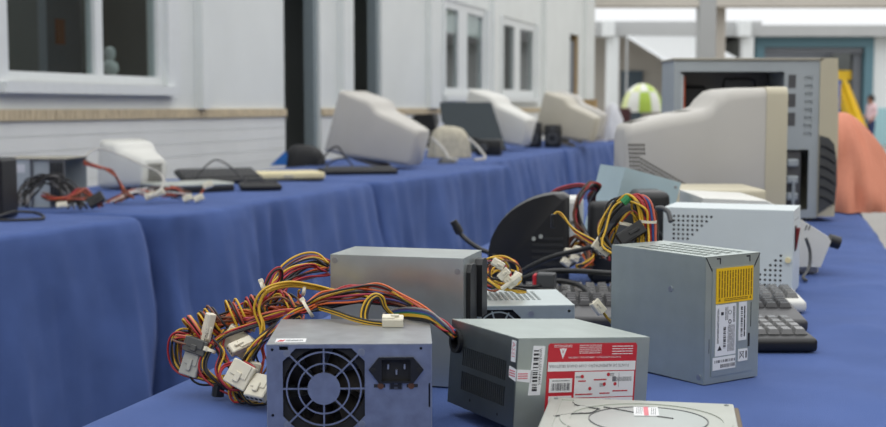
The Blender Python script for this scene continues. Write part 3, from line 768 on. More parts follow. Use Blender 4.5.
bm = bmesh.new(); ring(bm, rm, 0.043, 0.03, 0.008, 0.0095, 24, -0.001, 0.0005); ring(bm, rm, 0.043, 0.03, 0.0205, 0.0225, 28, -0.001, 0.0005); ring(bm, rm, 0.043, 0.03, 0.014, 0.0155, 26, -0.001, 0.0005)
for k in range(4):
    a = k * PI / 2 + 0.5; bar(bm, rm, 0.043 - 0.02 * math.cos(a), 0.03 - 0.02 * math.sin(a), 0.043 + 0.02 * math.cos(a), 0.03 + 0.02 * math.sin(a), 0.0016, -0.0008, 0.0003)
obj('fan_grille', bm, M['blackm'], B)
bm = bmesh.new(); prism(bm, [(0.03, 0.112), (0.056, 0.112), (0.058, 0.132), (0.028, 0.132)], LEFT(-0.0008), -0.004, 0.0005); obj('grommet', bm, M['black'], B)

# --- the unit with the red label, tipped on its cables
LYAW, LRY = rad(26.2), rad(3.6)
Lr = (rad(-0.93), rad(4.13), rad(26.12))
L_ = thing('power_supply_unit', 'power supply unit with an upside-down red and white label and slotted end, tipped sideways', 'power supply', (0.0636, 1.135, 0.7632), Lr)
L_.scale = (0.951, 0.951, 0.951)
lw, ld, lh = 0.15, 0.14, 0.086
slots = []
for row in (0.018, 0.043):
    for i in range(22):
        u = 0.020 + i * 0.0042
        slots.append(rect(u, row, u + 0.0026, row + 0.019))
psu_shell(L_, lw, ld, lh, M['steel3'], left=slots + [ngon(0.124, 0.064, 0.0105, 14)], cover=M['steel3'], left_mat=mat('shaded_bare_steel_end', (128, 136, 140), 0.38, 0.95, var=0.06, scale=30))  # bare steel, darkened in colour for the shade and dark reflections on this end
obj('inner_board', box(0.006, 0.02, 0.012, 0.115, 0.008, 0.07), M['dustg'], L_)
bm = bmesh.new(); ring(bm, LEFT(-0.0008), 0.124, 0.066, 0.0085, 0.0125, 20, -0.004, 0.003); obj('grommet', bm, M['black'], L_)
lf = FRONT(0)
q = [(0.033, 0.001), (0.1355, 0.001), (0.1355, 0.0790), (0.1335, 0.0815), (0.035, 0.0815), (0.033, 0.0795)]
rl = label_part(L_, lf, q, M['red'], 'rating_label', lab='red and white rating label, printed upside down')
def white_on(u0, v0, u1, v1, d=-0.0008):
    bm = bmesh.new(); prism(bm, rect(u0, v0, u1, v1), lf, d, d + 0.0003); return obj('label_field', bm, M['white'], rl)
white_on(0.0335, 0.0545, 0.1345, 0.0635); white_on(0.036, 0.034, 0.0618, 0.0475); white_on(0.036, 0.001, 0.0618, 0.0305)
white_on(0.0645, 0.0285, 0.1335, 0.0535); white_on(0.0645, 0.001, 0.1335, 0.0275)
bm = bmesh.new()
text_bm(bm, 'FONTE DE ALIMENTAÇÃO COM CHAVE SELETORA', 0.0040, lf, 0.1265, 0.0608, -0.0010, flip=True)
barcode(bm, lf, 0.0385, 0.036, 0.0595, 0.043, -0.0010, seed=3); lines(bm, lf, 0.039, 0.0445, 0.059, 0.0462, 1, -0.0010, seed=8)
text_bm(bm, 'Tabela de Saídas', 0.0028, lf, 0.108, 0.0265, -0.0010, flip=True)
for vv in (0.0232, 0.0165, 0.0098, 0.003): prism(bm, rect(0.066, vv, 0.132, vv + 0.0003), lf, -0.0010, -0.0009)
for uu in (0.066, 0.075, 0.084, 0.093, 0.102, 0.118, 0.132): prism(bm, rect(uu - 0.00015, 0.003, uu + 0.00015, 0.0232), lf, -0.0010, -0.0009)
for vv in (0.018, 0.0115): lines(bm, lf, 0.068, vv, 0.131, vv + 0.0035, 1, -0.0010, seed=int(vv * 1e4), fill=0.5)
prism(bm, rect(0.108, 0.0435, 0.112, 0.0485), lf, -0.0010, -0.0009, 0); lines(bm, lf, 0.112, 0.0435, 0.131, 0.0480, 4, -0.0010, fill=0.4, seed=21); prism(bm, rect(0.1155, 0.0375, 0.1158, 0.052), lf, -0.0010, -0.0009); lines(bm, lf, 0.0935, 0.0385, 0.0995, 0.0425, 3, -0.0010, fill=0.4, seed=22); lines(bm, lf, 0.1045, 0.0490, 0.11, 0.052, 2, -0.0010, fill=0.4, seed=23); lines(bm, lf, 0.0655, 0.0475, 0.072, 0.050, 2, -0.0010, fill=0.4, seed=24)
lines(bm, lf, 0.0385, 0.004, 0.059, 0.012, 3, -0.0010, seed=5)
obj('print', bm, M['inkg'], rl)
bm = bmesh.new()
for u, v in ((0.073, 0.049), (0.103, 0.0505), (0.099, 0.041), (0.0825, 0.037), (0.1115, 0.041)): prism(bm, ngon(u, v, 0.0018, 10), lf, -0.0011, -0.0009)
for u, v, w in ((0.073, 0.0445, 0.009), (0.094, 0.0455, 0.015), (0.076, 0.0315, 0.02), (0.1, 0.032, 0.012), (0.118, 0.034, 0.018)): lines(bm, lf, u - w / 2, v - 0.0008, u + w / 2, v + 0.0008, 1, -0.0010, seed=int(u * 1e4), fill=0.8)
prism(bm, rect(0.0385, 0.0165, 0.0595, 0.0215), lf, -0.0010, -0.0009)
obj('print', bm, M['red'], rl)
bm = bmesh.new()
prism(bm, [(0.0455, 0.0765), (0.0495, 0.0665), (0.0535, 0.0765), (0.0515, 0.0765), (0.0495, 0.0715), (0.0475, 0.0765)], lf, -0.0008, -0.0006)
prism(bm, [(0.0477, 0.0768), (0.0513, 0.0768), (0.0495, 0.0732)], lf, -0.0008, -0.0006)
text_bm(bm, 'FONTE DE ALIMENTAÇÃO - ENERGIA PARA CONECTAR', 0.0024, lf, 0.1165, 0.0685, -0.0008, flip=True)
for u0, v0, u1, v1, n in ((0.106, 0.0695, 0.131, 0.0795, 4), (0.068, 0.071, 0.094, 0.0805, 5), (0.039, 0.0775, 0.06, 0.0805, 2)): lines(bm, lf, u0, v0, u1, v1, n, -0.0008, seed=int(u0 * 999), fill=0.3)
obj('print', bm, M['white'], rl)
bs = label_part(L_, lf, [(0.0135, 0.032), (0.0265, 0.032), (0.0295, 0.079), (0.0165, 0.0795)], M['white'], 'barcode_sticker', lab='white barcode sticker')
bm = bmesh.new(); barcode(bm, lf, 0.017, 0.036, 0.0225, 0.077, -0.0008, True, 6)
text_bm(bm, 'WSNU-SDU-P4815', 0.0045, lambda u, v, d: lf(v, u, d), 0.0, 0.0, -0.0008) if False else text_bm(bm, 'WSNU-SDU-P4815', 0.0044, lambda u, v, d: lf(0.0242 + v + (0.078 - u) * -0.02, 0.077 - u, d), 0.0, 0.0, -0.0008)
obj('print', bm, M['ink'], bs)
ws = label_part(L_, lf, [(0.0, 0.046), (0.0155, 0.044), (0.017, 0.056), (0.0, 0.057)], M['white'], 'warranty_sticker', lab='white warranty sticker with pink print wrapped round the corner')
bm = bmesh.new(); prism(bm, [(0.0, 0.0455), (0.013, 0.048), (0.013, 0.0585), (0.0, 0.057)], LEFT(-0.0008), -0.0005, 0.0001); obj('sticker_fold', bm, M['white'], ws)
bm = bmesh.new(); lines(bm, lf, 0.001, 0.0475, 0.012, 0.054, 3, -0.0008, seed=9, fill=0.5); lines(bm, LEFT(-0.0008), 0.001, 0.049, 0.012, 0.056, 3, -0.0007, seed=12, fill=0.5); obj('print', bm, M['pink'], ws)
as_ = label_part(L_, LEFT(-0.0008), rect(0.0025, 0.0635, 0.0105, 0.0838), M['white'], 'seal_sticker', lab='white seal sticker with letters running downwards')
bm = bmesh.new(); text_bm(bm, 'ASSI', 0.0082, lambda u, v, d: LEFT(-0.0008)(0.0090 - v, 0.0826 - u, d), 0, 0, -0.0007); obj('print', bm, M['pink'], as_)
for u, v in ((0.09, 0.0105), (0.032, 0.008)):
    bm = bmesh.new(); prism(bm, ngon(u, v, 0.0016, 8), LEFT(-0.0008), -0.0001, 0.0003); obj('screw_hole', bm, M['ink'], L_)

# --- the pale unit with the perforated lid
W_ = thing('power_supply_unit', 'low power supply unit with a square-hole perforated lid, behind the red-labelled one', 'power supply', (0.034, 1.524, TABLE), (0, 0, rad(4.5)))
grid = []
for i in range(13):
    for j in range(6):
        u0, v0 = 0.006 + i * 0.0068, 0.046 + j * 0.0125
        grid.append(rect(u0, v0, u0 + 0.0046, v0 + 0.008))
psu_shell(W_, 0.125, 0.135, 0.0635, M['steel3'], front=[[(0.006, 0.005), (0.05, 0.005), (0.06, 0.015), (0.06, 0.050), (0.05, 0.0595), (0.006, 0.0595)], ngon(0.119, 0.057, 0.0018, 8)], top=grid, cover=mat('pale_steel_lid', (196, 206, 206), 0.4, 0.6, var=0.04, scale=20))
bm = bmesh.new(); wf = FRONT(0)
ring(bm, wf, 0.033, 0.032, 0.014, 0.0155, 30, 0, 0.001); ring(bm, wf, 0.033, 0.032, 0.024, 0.0255, 36, 0, 0.001); prism(bm, ngon(0.033, 0.032, 0.009, 20), wf, 0, 0.001)
for k in range(4):
    a = k * PI / 4 + 0.3; bar(bm, wf, 0.033 - 0.027 * math.cos(a), 0.032 - 0.027 * math.sin(a), 0.033 + 0.027 * math.cos(a), 0.032 + 0.027 * math.sin(a), 0.0018, 0.0001, 0.001)
obj('fan_grille', bm, M['steel3'], W_)
obj('fan', box(0.007, 0.06, 0.006, 0.03, 0.004, 0.060, 0.004), M['blackm'], W_)
obj('inner_board', box(0.006, 0.119, 0.04, 0.125, 0.004, 0.045), M['dust'], W_)
wheel_screw(W_, wf, 0.0725, 0.0545, 0.0036)
# --- the upright unit with the yellow warning label
R_ = thing('power_supply_unit', 'upright power supply unit with a yellow warning label above white rating labels', 'power supply', (0.1995, 1.503, TABLE), (0, 0, rad(-55.4)))
rw, rd, rh = 0.15, 0.086, 0.14
tslots = []
for i in range(4):
    for j in range(11):
        u0, v0 = 0.030 + j * 0.0102, 0.010 + i * 0.0175
        tslots.append(rect(u0, v0, u0 + 0.0075, v0 + 0.0105))
psu_shell(R_, rw, rd, rh, M['steel3'], top=tslots)
obj('inner_board', box(0.01, 0.14, 0.008, 0.078, 0.02, 0.125), M['plaster'], R_)
wheel_screw(R_, FRONT(0), 0.098, 0.100, 0.0034); wheel_screw(R_, FRONT(0), 0.143, 0.0075, 0.0034)
rr_ = RIGHT(rw + 0.0008)
panel(R_, 'end_plate', RIGHT(rw + 0.0016), (0.010, 0.008, 0.076, 0.128), [], M['steel3'], 0.001)
for u0, u1 in ((0.0, 0.013), (0.073, 0.086)):
    bm = bmesh.new(); prism(bm, [(0.0, 0.1395), (0.0095, 0.124), (0.0105, 0.125), (0.0008, 0.1402)] if u0 == 0 else [(0.086, 0.1395), (0.0765, 0.124), (0.0755, 0.125), (0.0852, 0.1402)], rr_, -0.0003, 0.0003); obj('seam', bm, M['ink'], R_)
for u0 in (0.017, 0.064):
    bm = bmesh.new(); prism(bm, [(u0, 0.1385), (u0 + 0.006, 0.1385), (u0 + 0.006, 0.1315), (u0 + 0.0048, 0.1315), (u0 + 0.0048, 0.137), (u0, 0.137)], rr_, -0.0003, 0.0003); obj('latch_slot', bm, M['ink'], R_)
re = RIGHT(rw + 0.0016)
yl = label_part(R_, re, rect(0.0155, 0.088, 0.074, 0.127), M['yel_label'], 'warning_label', lab='yellow warning label with dense black print')
bm = bmesh.new(); lines(bm, re, 0.018, 0.0945, 0.073, 0.1245, 13, -0.0008, True, 0.42, 2)
prism(bm, [(0.019, 0.0905), (0.0225, 0.0905), (0.02075, 0.094)], re, -0.0008, -0.0007); prism(bm, [(0.068, 0.0905), (0.0715, 0.0905), (0.06975, 0.094)], re, -0.0008, -0.0007)
lines(bm, re, 0.028, 0.090, 0.066, 0.0935, 2, -0.0008, seed=3)
obj('print', bm, M['inky'], yl)
w1 = label_part(R_, re, rect(0.0155, 0.030, 0.0475, 0.0865), M['white'], 'rating_label', lab='white rating label')
bm = bmesh.new(); prism(bm, [(0.0185, 0.036), (0.0255, 0.036), (0.022, 0.0415)], re, -0.0008, -0.0007)
lines(bm, re, 0.0175, 0.044, 0.0205, 0.083, 2, -0.0008, True, 0.4, 3); barcode(bm, re, 0.0275, 0.038, 0.0315, 0.062, -0.0008, True, 3); lines(bm, re, 0.034, 0.034, 0.0455, 0.064, 6, -0.0008, True, 0.35, 5)
prism(bm, rect(0.0235, 0.075, 0.0275, 0.0785), re, -0.0008, -0.0007); ring(bm, re, 0.0375, 0.0775, 0.002, 0.0025, 14, -0.0008, -0.0007); ring(bm, re, 0.0375, 0.067, 0.0015, 0.0025, 14, -0.0008, -0.0007)
lines(bm, re, 0.0295, 0.069, 0.035, 0.084, 3, -0.0008, True, 0.3, 6); lines(bm, re, 0.042, 0.066, 0.046, 0.084, 2, -0.0008, True, 0.4, 7); obj('print', bm, M['ink'], w1)
w2 = label_part(R_, re, rect(0.052, 0.044, 0.0645, 0.087), M['white'], 'serial_label', lab='narrow white serial number label')
bm = bmesh.new(); barcode(bm, re, 0.055, 0.048, 0.058, 0.080, -0.0008, True, 8); lines(bm, re, 0.0595, 0.048, 0.0625, 0.083, 1, -0.0008, True, 0.6, 8); prism(bm, rect(0.055, 0.078, 0.0575, 0.082), re, -0.0008, -0.0007); obj('print', bm, M['ink'], w2)
w3 = label_part(R_, re, rect(0.012, 0.0145, 0.0475, 0.0285), M['white'], 'barcode_sticker', lab='small white barcode sticker')
bm = bmesh.new(); barcode(bm, re, 0.0145, 0.0225, 0.0465, 0.0255, -0.0008, False, 9); barcode(bm, re, 0.0235, 0.0165, 0.0465, 0.0205, -0.0008, False, 10); obj('print', bm, M['inkg'], w3)
w4 = label_part(R_, re, rect(0.052, 0.0205, 0.067, 0.034), M['white'], 'disposal_label', lab='white crossed-out bin label')
bm = bmesh.new()
for a in ((0.0535, 0.0235, 0.061, 0.0315), (0.0535, 0.0315, 0.061, 0.0235), (0.0545, 0.024, 0.0545, 0.031), (0.060, 0.024, 0.060, 0.031), (0.0545, 0.031, 0.060, 0.031)): bar(bm, re, *a, 0.0006, -0.0008, -0.0007)
prism(bm, rect(0.0635, 0.0235, 0.0655, 0.0315), re, -0.0008, -0.0007); obj('print', bm, M['ink'], w4)
bm = bmesh.new(); prism(bm, rect(0.0675, 0.036, 0.0705, 0.051), re, -0.0003, 0.0); prism(bm, rect(0.0715, 0.058, 0.0722, 0.086), re, -0.0003, 0.0); obj('edge_slot', bm, M['ink'], R_)
bm = bmesh.new(); prism(bm, rect(0.0065, 0.034, 0.0072, 0.05), rr_, -0.0002, 0.0); obj('edge_slot', bm, M['ink'], R_)

# ================================================================ WIRES OF THE UNITS
random.seed(3)
K5 = ['black', 'yellow', 'red', 'black', 'yellow']
# from the tall unit: trunk to the left, wound round itself, ending in a drooping tangle
bundle(B, [D(329, 266, 1.432), D(312, 262, 1.432), D(290, 272, 1.41), D(274, 292, 1.385), D(258, 308, 1.37), D(235, 315, 1.36), D(208, 325, 1.35)], ['black', 'black', 'yellow', 'black', 'yellow', 'red', 'black', 'black', 'orange', 'red', 'yellow', 'black', 'red', 'brown'], 0.012, 0.0012, 0.8, 2, jit=0.35)
bundle(B, [D(329, 271, 1.43), D(308, 275, 1.42), D(288, 285, 1.39), D(272, 302, 1.37), D(262, 312, 1.36)], ['red', 'pink', 'black', 'yellow', 'red', 'orange'], 0.007, 0.0012, 0.4, 4)
bundle(B, [D(306, 306, 1.36), D(285, 308, 1.355), D(262, 312, 1.35), D(238, 318, 1.345), D(214, 326, 1.34), D(194, 334, 1.34)], ['orange', 'orange', 'orange', 'yellow', 'brown', 'orange', 'salmon', 'brown', 'orange'], 0.009, 0.0013, 1.6, 5, jit=0.2)
trunk = spline([D(302, 304, 1.355), D(262, 311, 1.35), D(222, 322, 1.345), D(196, 333, 1.34), D(190, 346, 1.338)], 30)
tf = frames(trunk)
for c_, ph, tr_ in (('yellow', 0.0, 6.5), ('red', 0.5, 6.5), ('black', 1.0, 6.5), ('salmon', 1.5, 6.5), ('yellow', 2.05, 6.5), ('brown', 3.9, 4.5), ('black', 4.5, 4.5)):
    P = []
    for j, (p, (a, b)) in enumerate(zip(trunk, tf)):
        t_ = j / (len(trunk) - 1); t2 = t_ + 0.028 * math.sin(t_ * 17 + ph * 0.5) + 0.008 * math.sin(t_ * 29 + ph * 5); an = ph + tr_ * 2 * PI * t2; rr = 0.0130 + 0.0026 * math.sin(ph * 0.8 + t_ * 19) + 0.003 * t_ + 0.0016 * math.sin(ph * 7 + t_ * 33)
        P.append(p + a * (rr * 1.15 * math.cos(an)) + b * (rr * math.sin(an)))
    bm = bmesh.new(); tube(bm, P, 0.0012, 6); obj('wire', bm, M['w_' + c_], B, True, None, world=True)
def loops(parent, pts, cols, spread, r, seed, twist=0.5): bundle(parent, pts, cols, spread, r, twist, seed, jit=0.6)
loops(B, [D(190, 333, 1.345), D(178, 338, 1.345), D(178, 362, 1.34), D(190, 374, 1.33), D(208, 378, 1.32), D(222, 384, 1.315)], ['red', 'yellow', 'black', 'salmon', 'black', 'yellow', 'brown', 'red', 'black'], 0.007, 0.0012, 6)
loops(B, [D(300, 312, 1.35), D(262, 322, 1.33), D(225, 335, 1.32), D(207, 352, 1.315), D(204, 370, 1.31), D(220, 385, 1.305), D(245, 398, 1.30), D(262, 405, 1.30)], ['yellow', 'black', 'red', 'yellow', 'black'], 0.005, 0.0012, 7)
loops(B, [D(290, 315, 1.34), D(262, 335, 1.31), D(248, 352, 1.30), D(238, 375, 1.295), D(232, 392, 1.295), D(240, 404, 1.29), D(258, 409, 1.29)], ['black', 'yellow', 'yellow', 'black', 'red'], 0.005, 0.0012, 8)
loops(B, [D(336, 291, 1.36), D(312, 285, 1.35), D(288, 283, 1.345), D(266, 291, 1.335), D(258, 308, 1.33), D(262, 326, 1.325), D(259, 342, 1.32), D(248, 352, 1.31)], ['yellow', 'yellow', 'yellow', 'yellow'], 0.0038, 0.0013, 9)
loops(B, [D(262, 300, 1.36), D(270, 276, 1.365), D(279, 268, 1.37), D(281, 276, 1.375), D(274, 292, 1.375), D(266, 304, 1.37)], ['yellow', 'red', 'pink', 'yellow', 'black'], 0.004, 0.0012, 10)
loops(B, [D(300, 318, 1.34), D(278, 326, 1.335), D(264, 306, 1.34), D(282, 298, 1.34), D(298, 312, 1.345), D(288, 330, 1.35)], ['yellow', 'brown', 'black'], 0.004, 0.0012, 12)
loops(B, [D(212, 340, 1.315), D(222, 352, 1.31), D(218, 372, 1.30), D(232, 388, 1.295), D(252, 392, 1.29), D(262, 380, 1.29)], ['red', 'red', 'yellow', 'black'], 0.005, 0.0012, 13)
loops(B, [D(240, 362, 1.295), D(224, 366, 1.295), D(220, 378, 1.29), D(232, 390, 1.285), D(250, 386, 1.285), D(255, 370, 1.285), D(244, 362, 1.29)], ['red', 'red'], 0.002, 0.0011, 14)
loops(B, [D(258, 345, 1.30), D(246, 362, 1.29), D(238, 382, 1.285), D(246, 400, 1.28), D(262, 408, 1.28), D(266, 398, 1.285)], ['yellow', 'black', 'black', 'yellow'], 0.004, 0.0012, 15)
loops(B, [D(192, 364, 1.345), D(196, 376, 1.325), D(214, 381, 1.32), D(235, 382, 1.31), D(258, 379, 1.31)], ['black', 'yellow', 'red', 'black', 'yellow'], 0.005, 0.0012, 16)
loops(B, [D(225, 330, 1.33), D(222, 348, 1.32), D(230, 366, 1.31), D(243, 378, 1.31)], ['yellow', 'red', 'black', 'orange'], 0.006, 0.0012, 17)
loops(B, [D(270, 330, 1.335), D(262, 345, 1.33), D(263, 362, 1.32), D(257, 385, 1.31)], ['orange', 'red', 'black', 'brown'], 0.006, 0.0012, 18)
# white housings in the tangle
connector(B, D(207.5, 329, 1.325), D(203, 346, 1.325) - D(211, 313, 1.325), (0.7, -0.7, 0.1), 0.034, 0.010, 0.008, pins=1)
bm = bmesh.new()
for i in range(4):
    p = D(205.0 + (1.5 - i) * 0.8, 333 + i * 3.4 - 4, 1.3195); cyl(bm, p, (0, 1, 0), 0.0013, 0.002, 8)
obj('pin_hole', bm, M['ink'], B, world=True)
connector(B, D(238, 342, 1.335), D(228, 352, 1.335) - D(245, 330, 1.335), (0.3, -0.9, 0.2), 0.024, 0.034, 0.010, pins=5, rows=2)
connector(B, D(240, 346, 1.318), D(226, 352, 1.31) - D(252, 340, 1.33), (0.1, -0.8, 0.6), 0.026, 0.012, 0.010, pins=3)
connector(B, D(240.5, 375, 1.28), D(234, 386, 1.28) - D(246, 364, 1.285), (-0.2, -0.9, 0.3), 0.026, 0.026, 0.010, pins=4)
connector(B, D(252, 372, 1.30), D(250, 382, 1.30) - D(256, 362, 1.3), (0.3, -0.9, 0.2), 0.022, 0.014, 0.009, pins=2)
connector(B, D(260, 388, 1.27), D(256, 396, 1.265) - D(267, 376, 1.28), (-0.4, -0.8, 0.3), 0.026, 0.024, 0.010, pins=4)
lt_grey = mat('pale_grey_housing', (172, 172, 164), 0.45, var=0.04)
connector(B, D(193, 362, 1.325), D(189, 377, 1.32) - D(199, 345, 1.325), (-0.2, -0.9, 0.25), 0.030, 0.020, 0.012, lt_grey, pins=4)
connector(B, D(197, 346, 1.322), D(194, 356, 1.32) - D(200, 336, 1.322), (-0.2, -0.9, 0.25), 0.016, 0.026, 0.013, mat('charcoal_housing', (84, 84, 82), 0.5), pins=0)
bm = bmesh.new(); tube(bm, [D(219, 384, 1.31), D(217.5, 396, 1.31)], 0.0065, 8); obj('connector', bm, M['black'], B, True, world=True)
tie(B, D(211, 351, 1.314), D(208, 360, 1.31) - D(214, 344, 1.316), 0.004); tie(B, D(263, 286.5, 1.338), (1, 0, 0.4), 0.004)
tie(B, D(304, 291, 1.35), (1, 0, -0.2), 0.004)

# from the red-labelled unit: a rainbow fan over the front unit to the left
LW = ['orange', 'red', 'black', 'yellow', 'red', 'orange', 'salmon', 'black', 'pink', 'red', 'purple', 'orange', 'yellow', 'black', 'salmon', 'brown', 'orange', 'purple', 'black', 'blue', 'red', 'black']
ex = [D(453, 333, 1.318), D(444, 322, 1.325)]
for i, c_ in enumerate(LW):
    f = i / (len(LW) - 1); R3 = random.Random(50 + i)
    j_ = lambda s: R3.uniform(-s, s)
    hi = -9 + 26 * f                       # spread of the fan over the front unit
    pts = [D(456 + j_(2), 334 + j_(4), 1.243 + j_(0.003)), D(444 + j_(1.5), 322 + 6 * f + j_(2), 1.25 + j_(0.004)), D(424, 309 + 6 * f + j_(3), 1.285 + j_(0.006)), D(402, 298 + hi * 0.5 + j_(3), 1.31 + j_(0.008)),
           D(378, 292 + hi * 0.7 + j_(3), 1.33 + j_(0.008)), D(350, 292 + hi * 0.75 + j_(4), 1.325 + j_(0.008)), D(322, 299 + hi * 0.55 + j_(3), 1.32 + j_(0.006)), D(305, 308 + hi * 0.3 + j_(2), 1.315 + j_(0.004))]
    if i % 2: pts += [D(288 + j_(3), 318 + j_(3), 1.315), D(270 + j_(3), 334 + j_(3), 1.31), D(256 + j_(3), 350 + j_(4), 1.305), D(246 + j_(4), 366 + j_(4), 1.30)]
    else: pts += [D(290 + j_(3), 312 + j_(3), 1.325), D(268 + j_(3), 316 + j_(3), 1.33), D(246 + j_(3), 322 + j_(4), 1.33)]
    wire(L_, pts, c_, 0.0012)
tie(L_, D(308, 309, 1.312), D(318, 303, 1.315) - D(300, 314, 1.312), 0.009)
for i, c_ in enumerate(('grey', 'purple', 'blue', 'green', 'yellow', 'yellow', 'black', 'black')):
    wire(L_, [D(456 - i * 0.3, 334 + i * 0.8, 1.242), D(444, 323 + i * 1.2, 1.248), D(430, 312 + i * 1.4, 1.27), D(412, 308 + i * 1.6, 1.29), D(396, 309 + i * 1.4, 1.31), D(382, 314 + i * 0.4, 1.305)], c_, 0.0012)
# yellow and black pair with its white four-way housing on the front unit's lid
for i, c_ in enumerate(('yellow', 'black', 'yellow', 'black')):
    wire(L_, [D(318, 309 - i, 1.315), D(335, 314 - i * 1.2, 1.29), D(352, 320 - i * 1.2, 1.27), D(370, 324.5 - i * 1.2, 1.262), D(386, 326.5 - i * 1.3, 1.252)], c_, 0.0012)
    wire(L_, [D(366 + i * 1.5, 328, 1.285), D(361 + i * 2, 316, 1.29), D(365 + i * 2, 302, 1.295), D(374 + i * 1.2, 294 + i, 1.298), D(383 - i, 297 + i, 1.30), D(387 - i, 308, 1.305), D(398 - i, 319, 1.31)], c_, 0.0012)
cc_ = D(393, 326.5, 1.250); cc_.z = max(cc_.z, 0.836 + 0.0065)
connector(L_, cc_, (1, -0.03, 0), (0.0, -0.35, 1), 0.021, 0.011, 0.0095, pins=2, rows=2)
# the coil on the perforated unit
WY = D(500, 275, 1.50)
for i in range(16):
    R3 = random.Random(90 + i); c_ = ['yellow', 'black', 'red', 'yellow', 'black', 'brown', 'yellow', 'orange'][i % 8]
    x0, y0 = R3.uniform(490, 506), R3.uniform(268, 280); a, b = R3.uniform(8, 19), R3.uniform(7, 15); p0 = R3.uniform(0, 6.28); dy = R3.uniform(1.58, 1.64)
    P = [D(x0 + a * math.cos(p0 + t_ * 0.7), min(y0 + b * math.sin(p0 + t_ * 0.7), 291), dy + 0.02 * math.sin(p0 + t_ * 0.7 + i)) for t_ in range(int(R3.uniform(6, 11)))]
    for p in P: p.z = max(p.z, 0.817)
    wire(W_, P, c_, 0.0013)
loops(W_, [D(486, 280, 1.57), D(498, 287, 1.565), D(512, 290, 1.57), D(526, 291, 1.59)], ['yellow', 'black', 'yellow', 'black'], 0.003, 0.0013, 33)
for (x, y, dx, dyy) in ((504, 274, 5, -5), (509, 282, -7, -9), (498, 264, 5, 3), (516, 278, 3, -6)):
    connector(W_, D(x, y, 1.565), D(x + dx, y + dyy, 1.565) - D(x, y, 1.565), (0, -1, 0.2), 0.016, 0.010, 0.008, pins=2)
p_ = D(507, 285, 1.56); q_ = D(518, 277, 1.56)
bm = bmesh.new(); tube(bm, [p_ + (p_ - q_) * 0.5, p_, p_.lerp(q_, 0.6)], 0.0028, 8); tube(bm, [p_.lerp(q_, 0.5), q_ + (q_ - p_) * 0.15], 0.0055, 8); obj('cable_tie', bm, M['nylon'], W_, True, world=True)
# the tied coil behind the upright unit
RC = ['black', 'yellow', 'black', 'black', 'yellow', 'red', 'black', 'black', 'black', 'yellow', 'red', 'black', 'black', 'black', 'brown', 'black']
for i, c_ in enumerate(RC):
    R3 = random.Random(130 + i); s = i / 15; g = lambda q: R3.uniform(-q, q); dy = 1.60 + g(0.03)
    xb = 636 + i * 1.4
    wire(R_, [D(xb, 256, dy - 0.02), D(xb + g(1), 240, dy - 0.01), D(xb - 1 + g(2), 222, dy), D(xb - 5 + g(2), 206 + g(3), dy), D(630 - s * 8 + g(3), 199 + g(4), dy + 0.01), D(612 + g(6), 208 + g(6), dy + 0.01), D(602 + g(5), 226 + g(6), dy), D(604 + g(6), 242 + g(4), dy - 0.01), D(618 + g(5), 255, dy - 0.02)], c_, 0.0015)
for i, c_ in enumerate(('yellow', 'yellow', 'red', 'red', 'red', 'blue', 'salmon')):
    R3 = random.Random(160 + i); g = lambda q: R3.uniform(-q, q); xb = 641 + i * 2.4
    wire(R_, [D(xb, 258, 1.565), D(xb, 236, 1.57), D(xb - 1, 218, 1.575), D(xb - 5, 203 + g(2), 1.58), D(xb - 14, 195 + g(2), 1.585), D(xb - 24, 202, 1.59)], c_, 0.0016)
for i, c_ in enumerate(('yellow', 'black', 'yellow', 'black', 'red')):
    R3 = random.Random(180 + i); g = lambda q: R3.uniform(-q, q)
    wire(R_, [D(610 + g(4), 256, 1.60), D(612 + g(5), 236, 1.59), D(620 + g(3), 220, 1.585), D(632 + g(3), 212 + g(2), 1.585), D(640 + g(2), 224, 1.585), D(643 + g(2), 246, 1.59), D(644, 260, 1.59)], c_, 0.0016)
tie(R_, D(648, 221.5, 1.572), (0.05, 0, 1), 0.0095); tie(R_, D(626, 224, 1.585), (0.2, 0, 1), 0.008)
for a, b in (((619, 241), (643, 226)),):
    A_, B_ = D(*a, 1.565), D(*b, 1.57); connector(R_, (A_ + B_) / 2, B_ - A_, (0, -1, 0.3), (B_ - A_).length, 0.017, 0.012, M['black'], pins=0)
bm = bmesh.new(); tube(bm, [D(623, 203, 1.57), D(629, 197, 1.57)], 0.005, 8); obj('connector', bm, M['green'], R_, True, world=True)
for i, c_ in enumerate(('yellow', 'black', 'red', 'yellow')):
    wire(R_, [D(600 + i, 243 + i * 2, 1.62), D(588, 238 + i * 1.4 - 1, 1.63), D(574, 229 + i * 0.6, 1.64), D(563, 217 - i * 0.6, 1.65), D(557, 212, 1.65), D(554 - i * 0.4, 216, 1.65)], c_, 0.0014)
connector(R_, D(603, 246, 1.60), D(598, 253, 1.595) - D(609, 238, 1.6), (0.1, -0.95, 0.2), 0.019, 0.024, 0.010, pins=4)
connector(R_, D(553.5, 221, 1.65), (0, 0, -1), (0, -1, 0), 0.018, 0.007, 0.007, M['black'], pins=0)
for i, c_ in enumerate(('yellow', 'orange', 'yellow')):
    wire(R_, [D(602 + i, 311 + i, 1.53), D(607 + i, 318 + i, 1.535), D(613 + i * 0.5, 322 + i * 2, 1.55)], c_, 0.0015)
connector(R_, D(598, 307, 1.53), D(594, 302, 1.53) - D(602, 312, 1.53), (0, -0.8, 0.6), 0.018, 0.012, 0.009, pins=2)

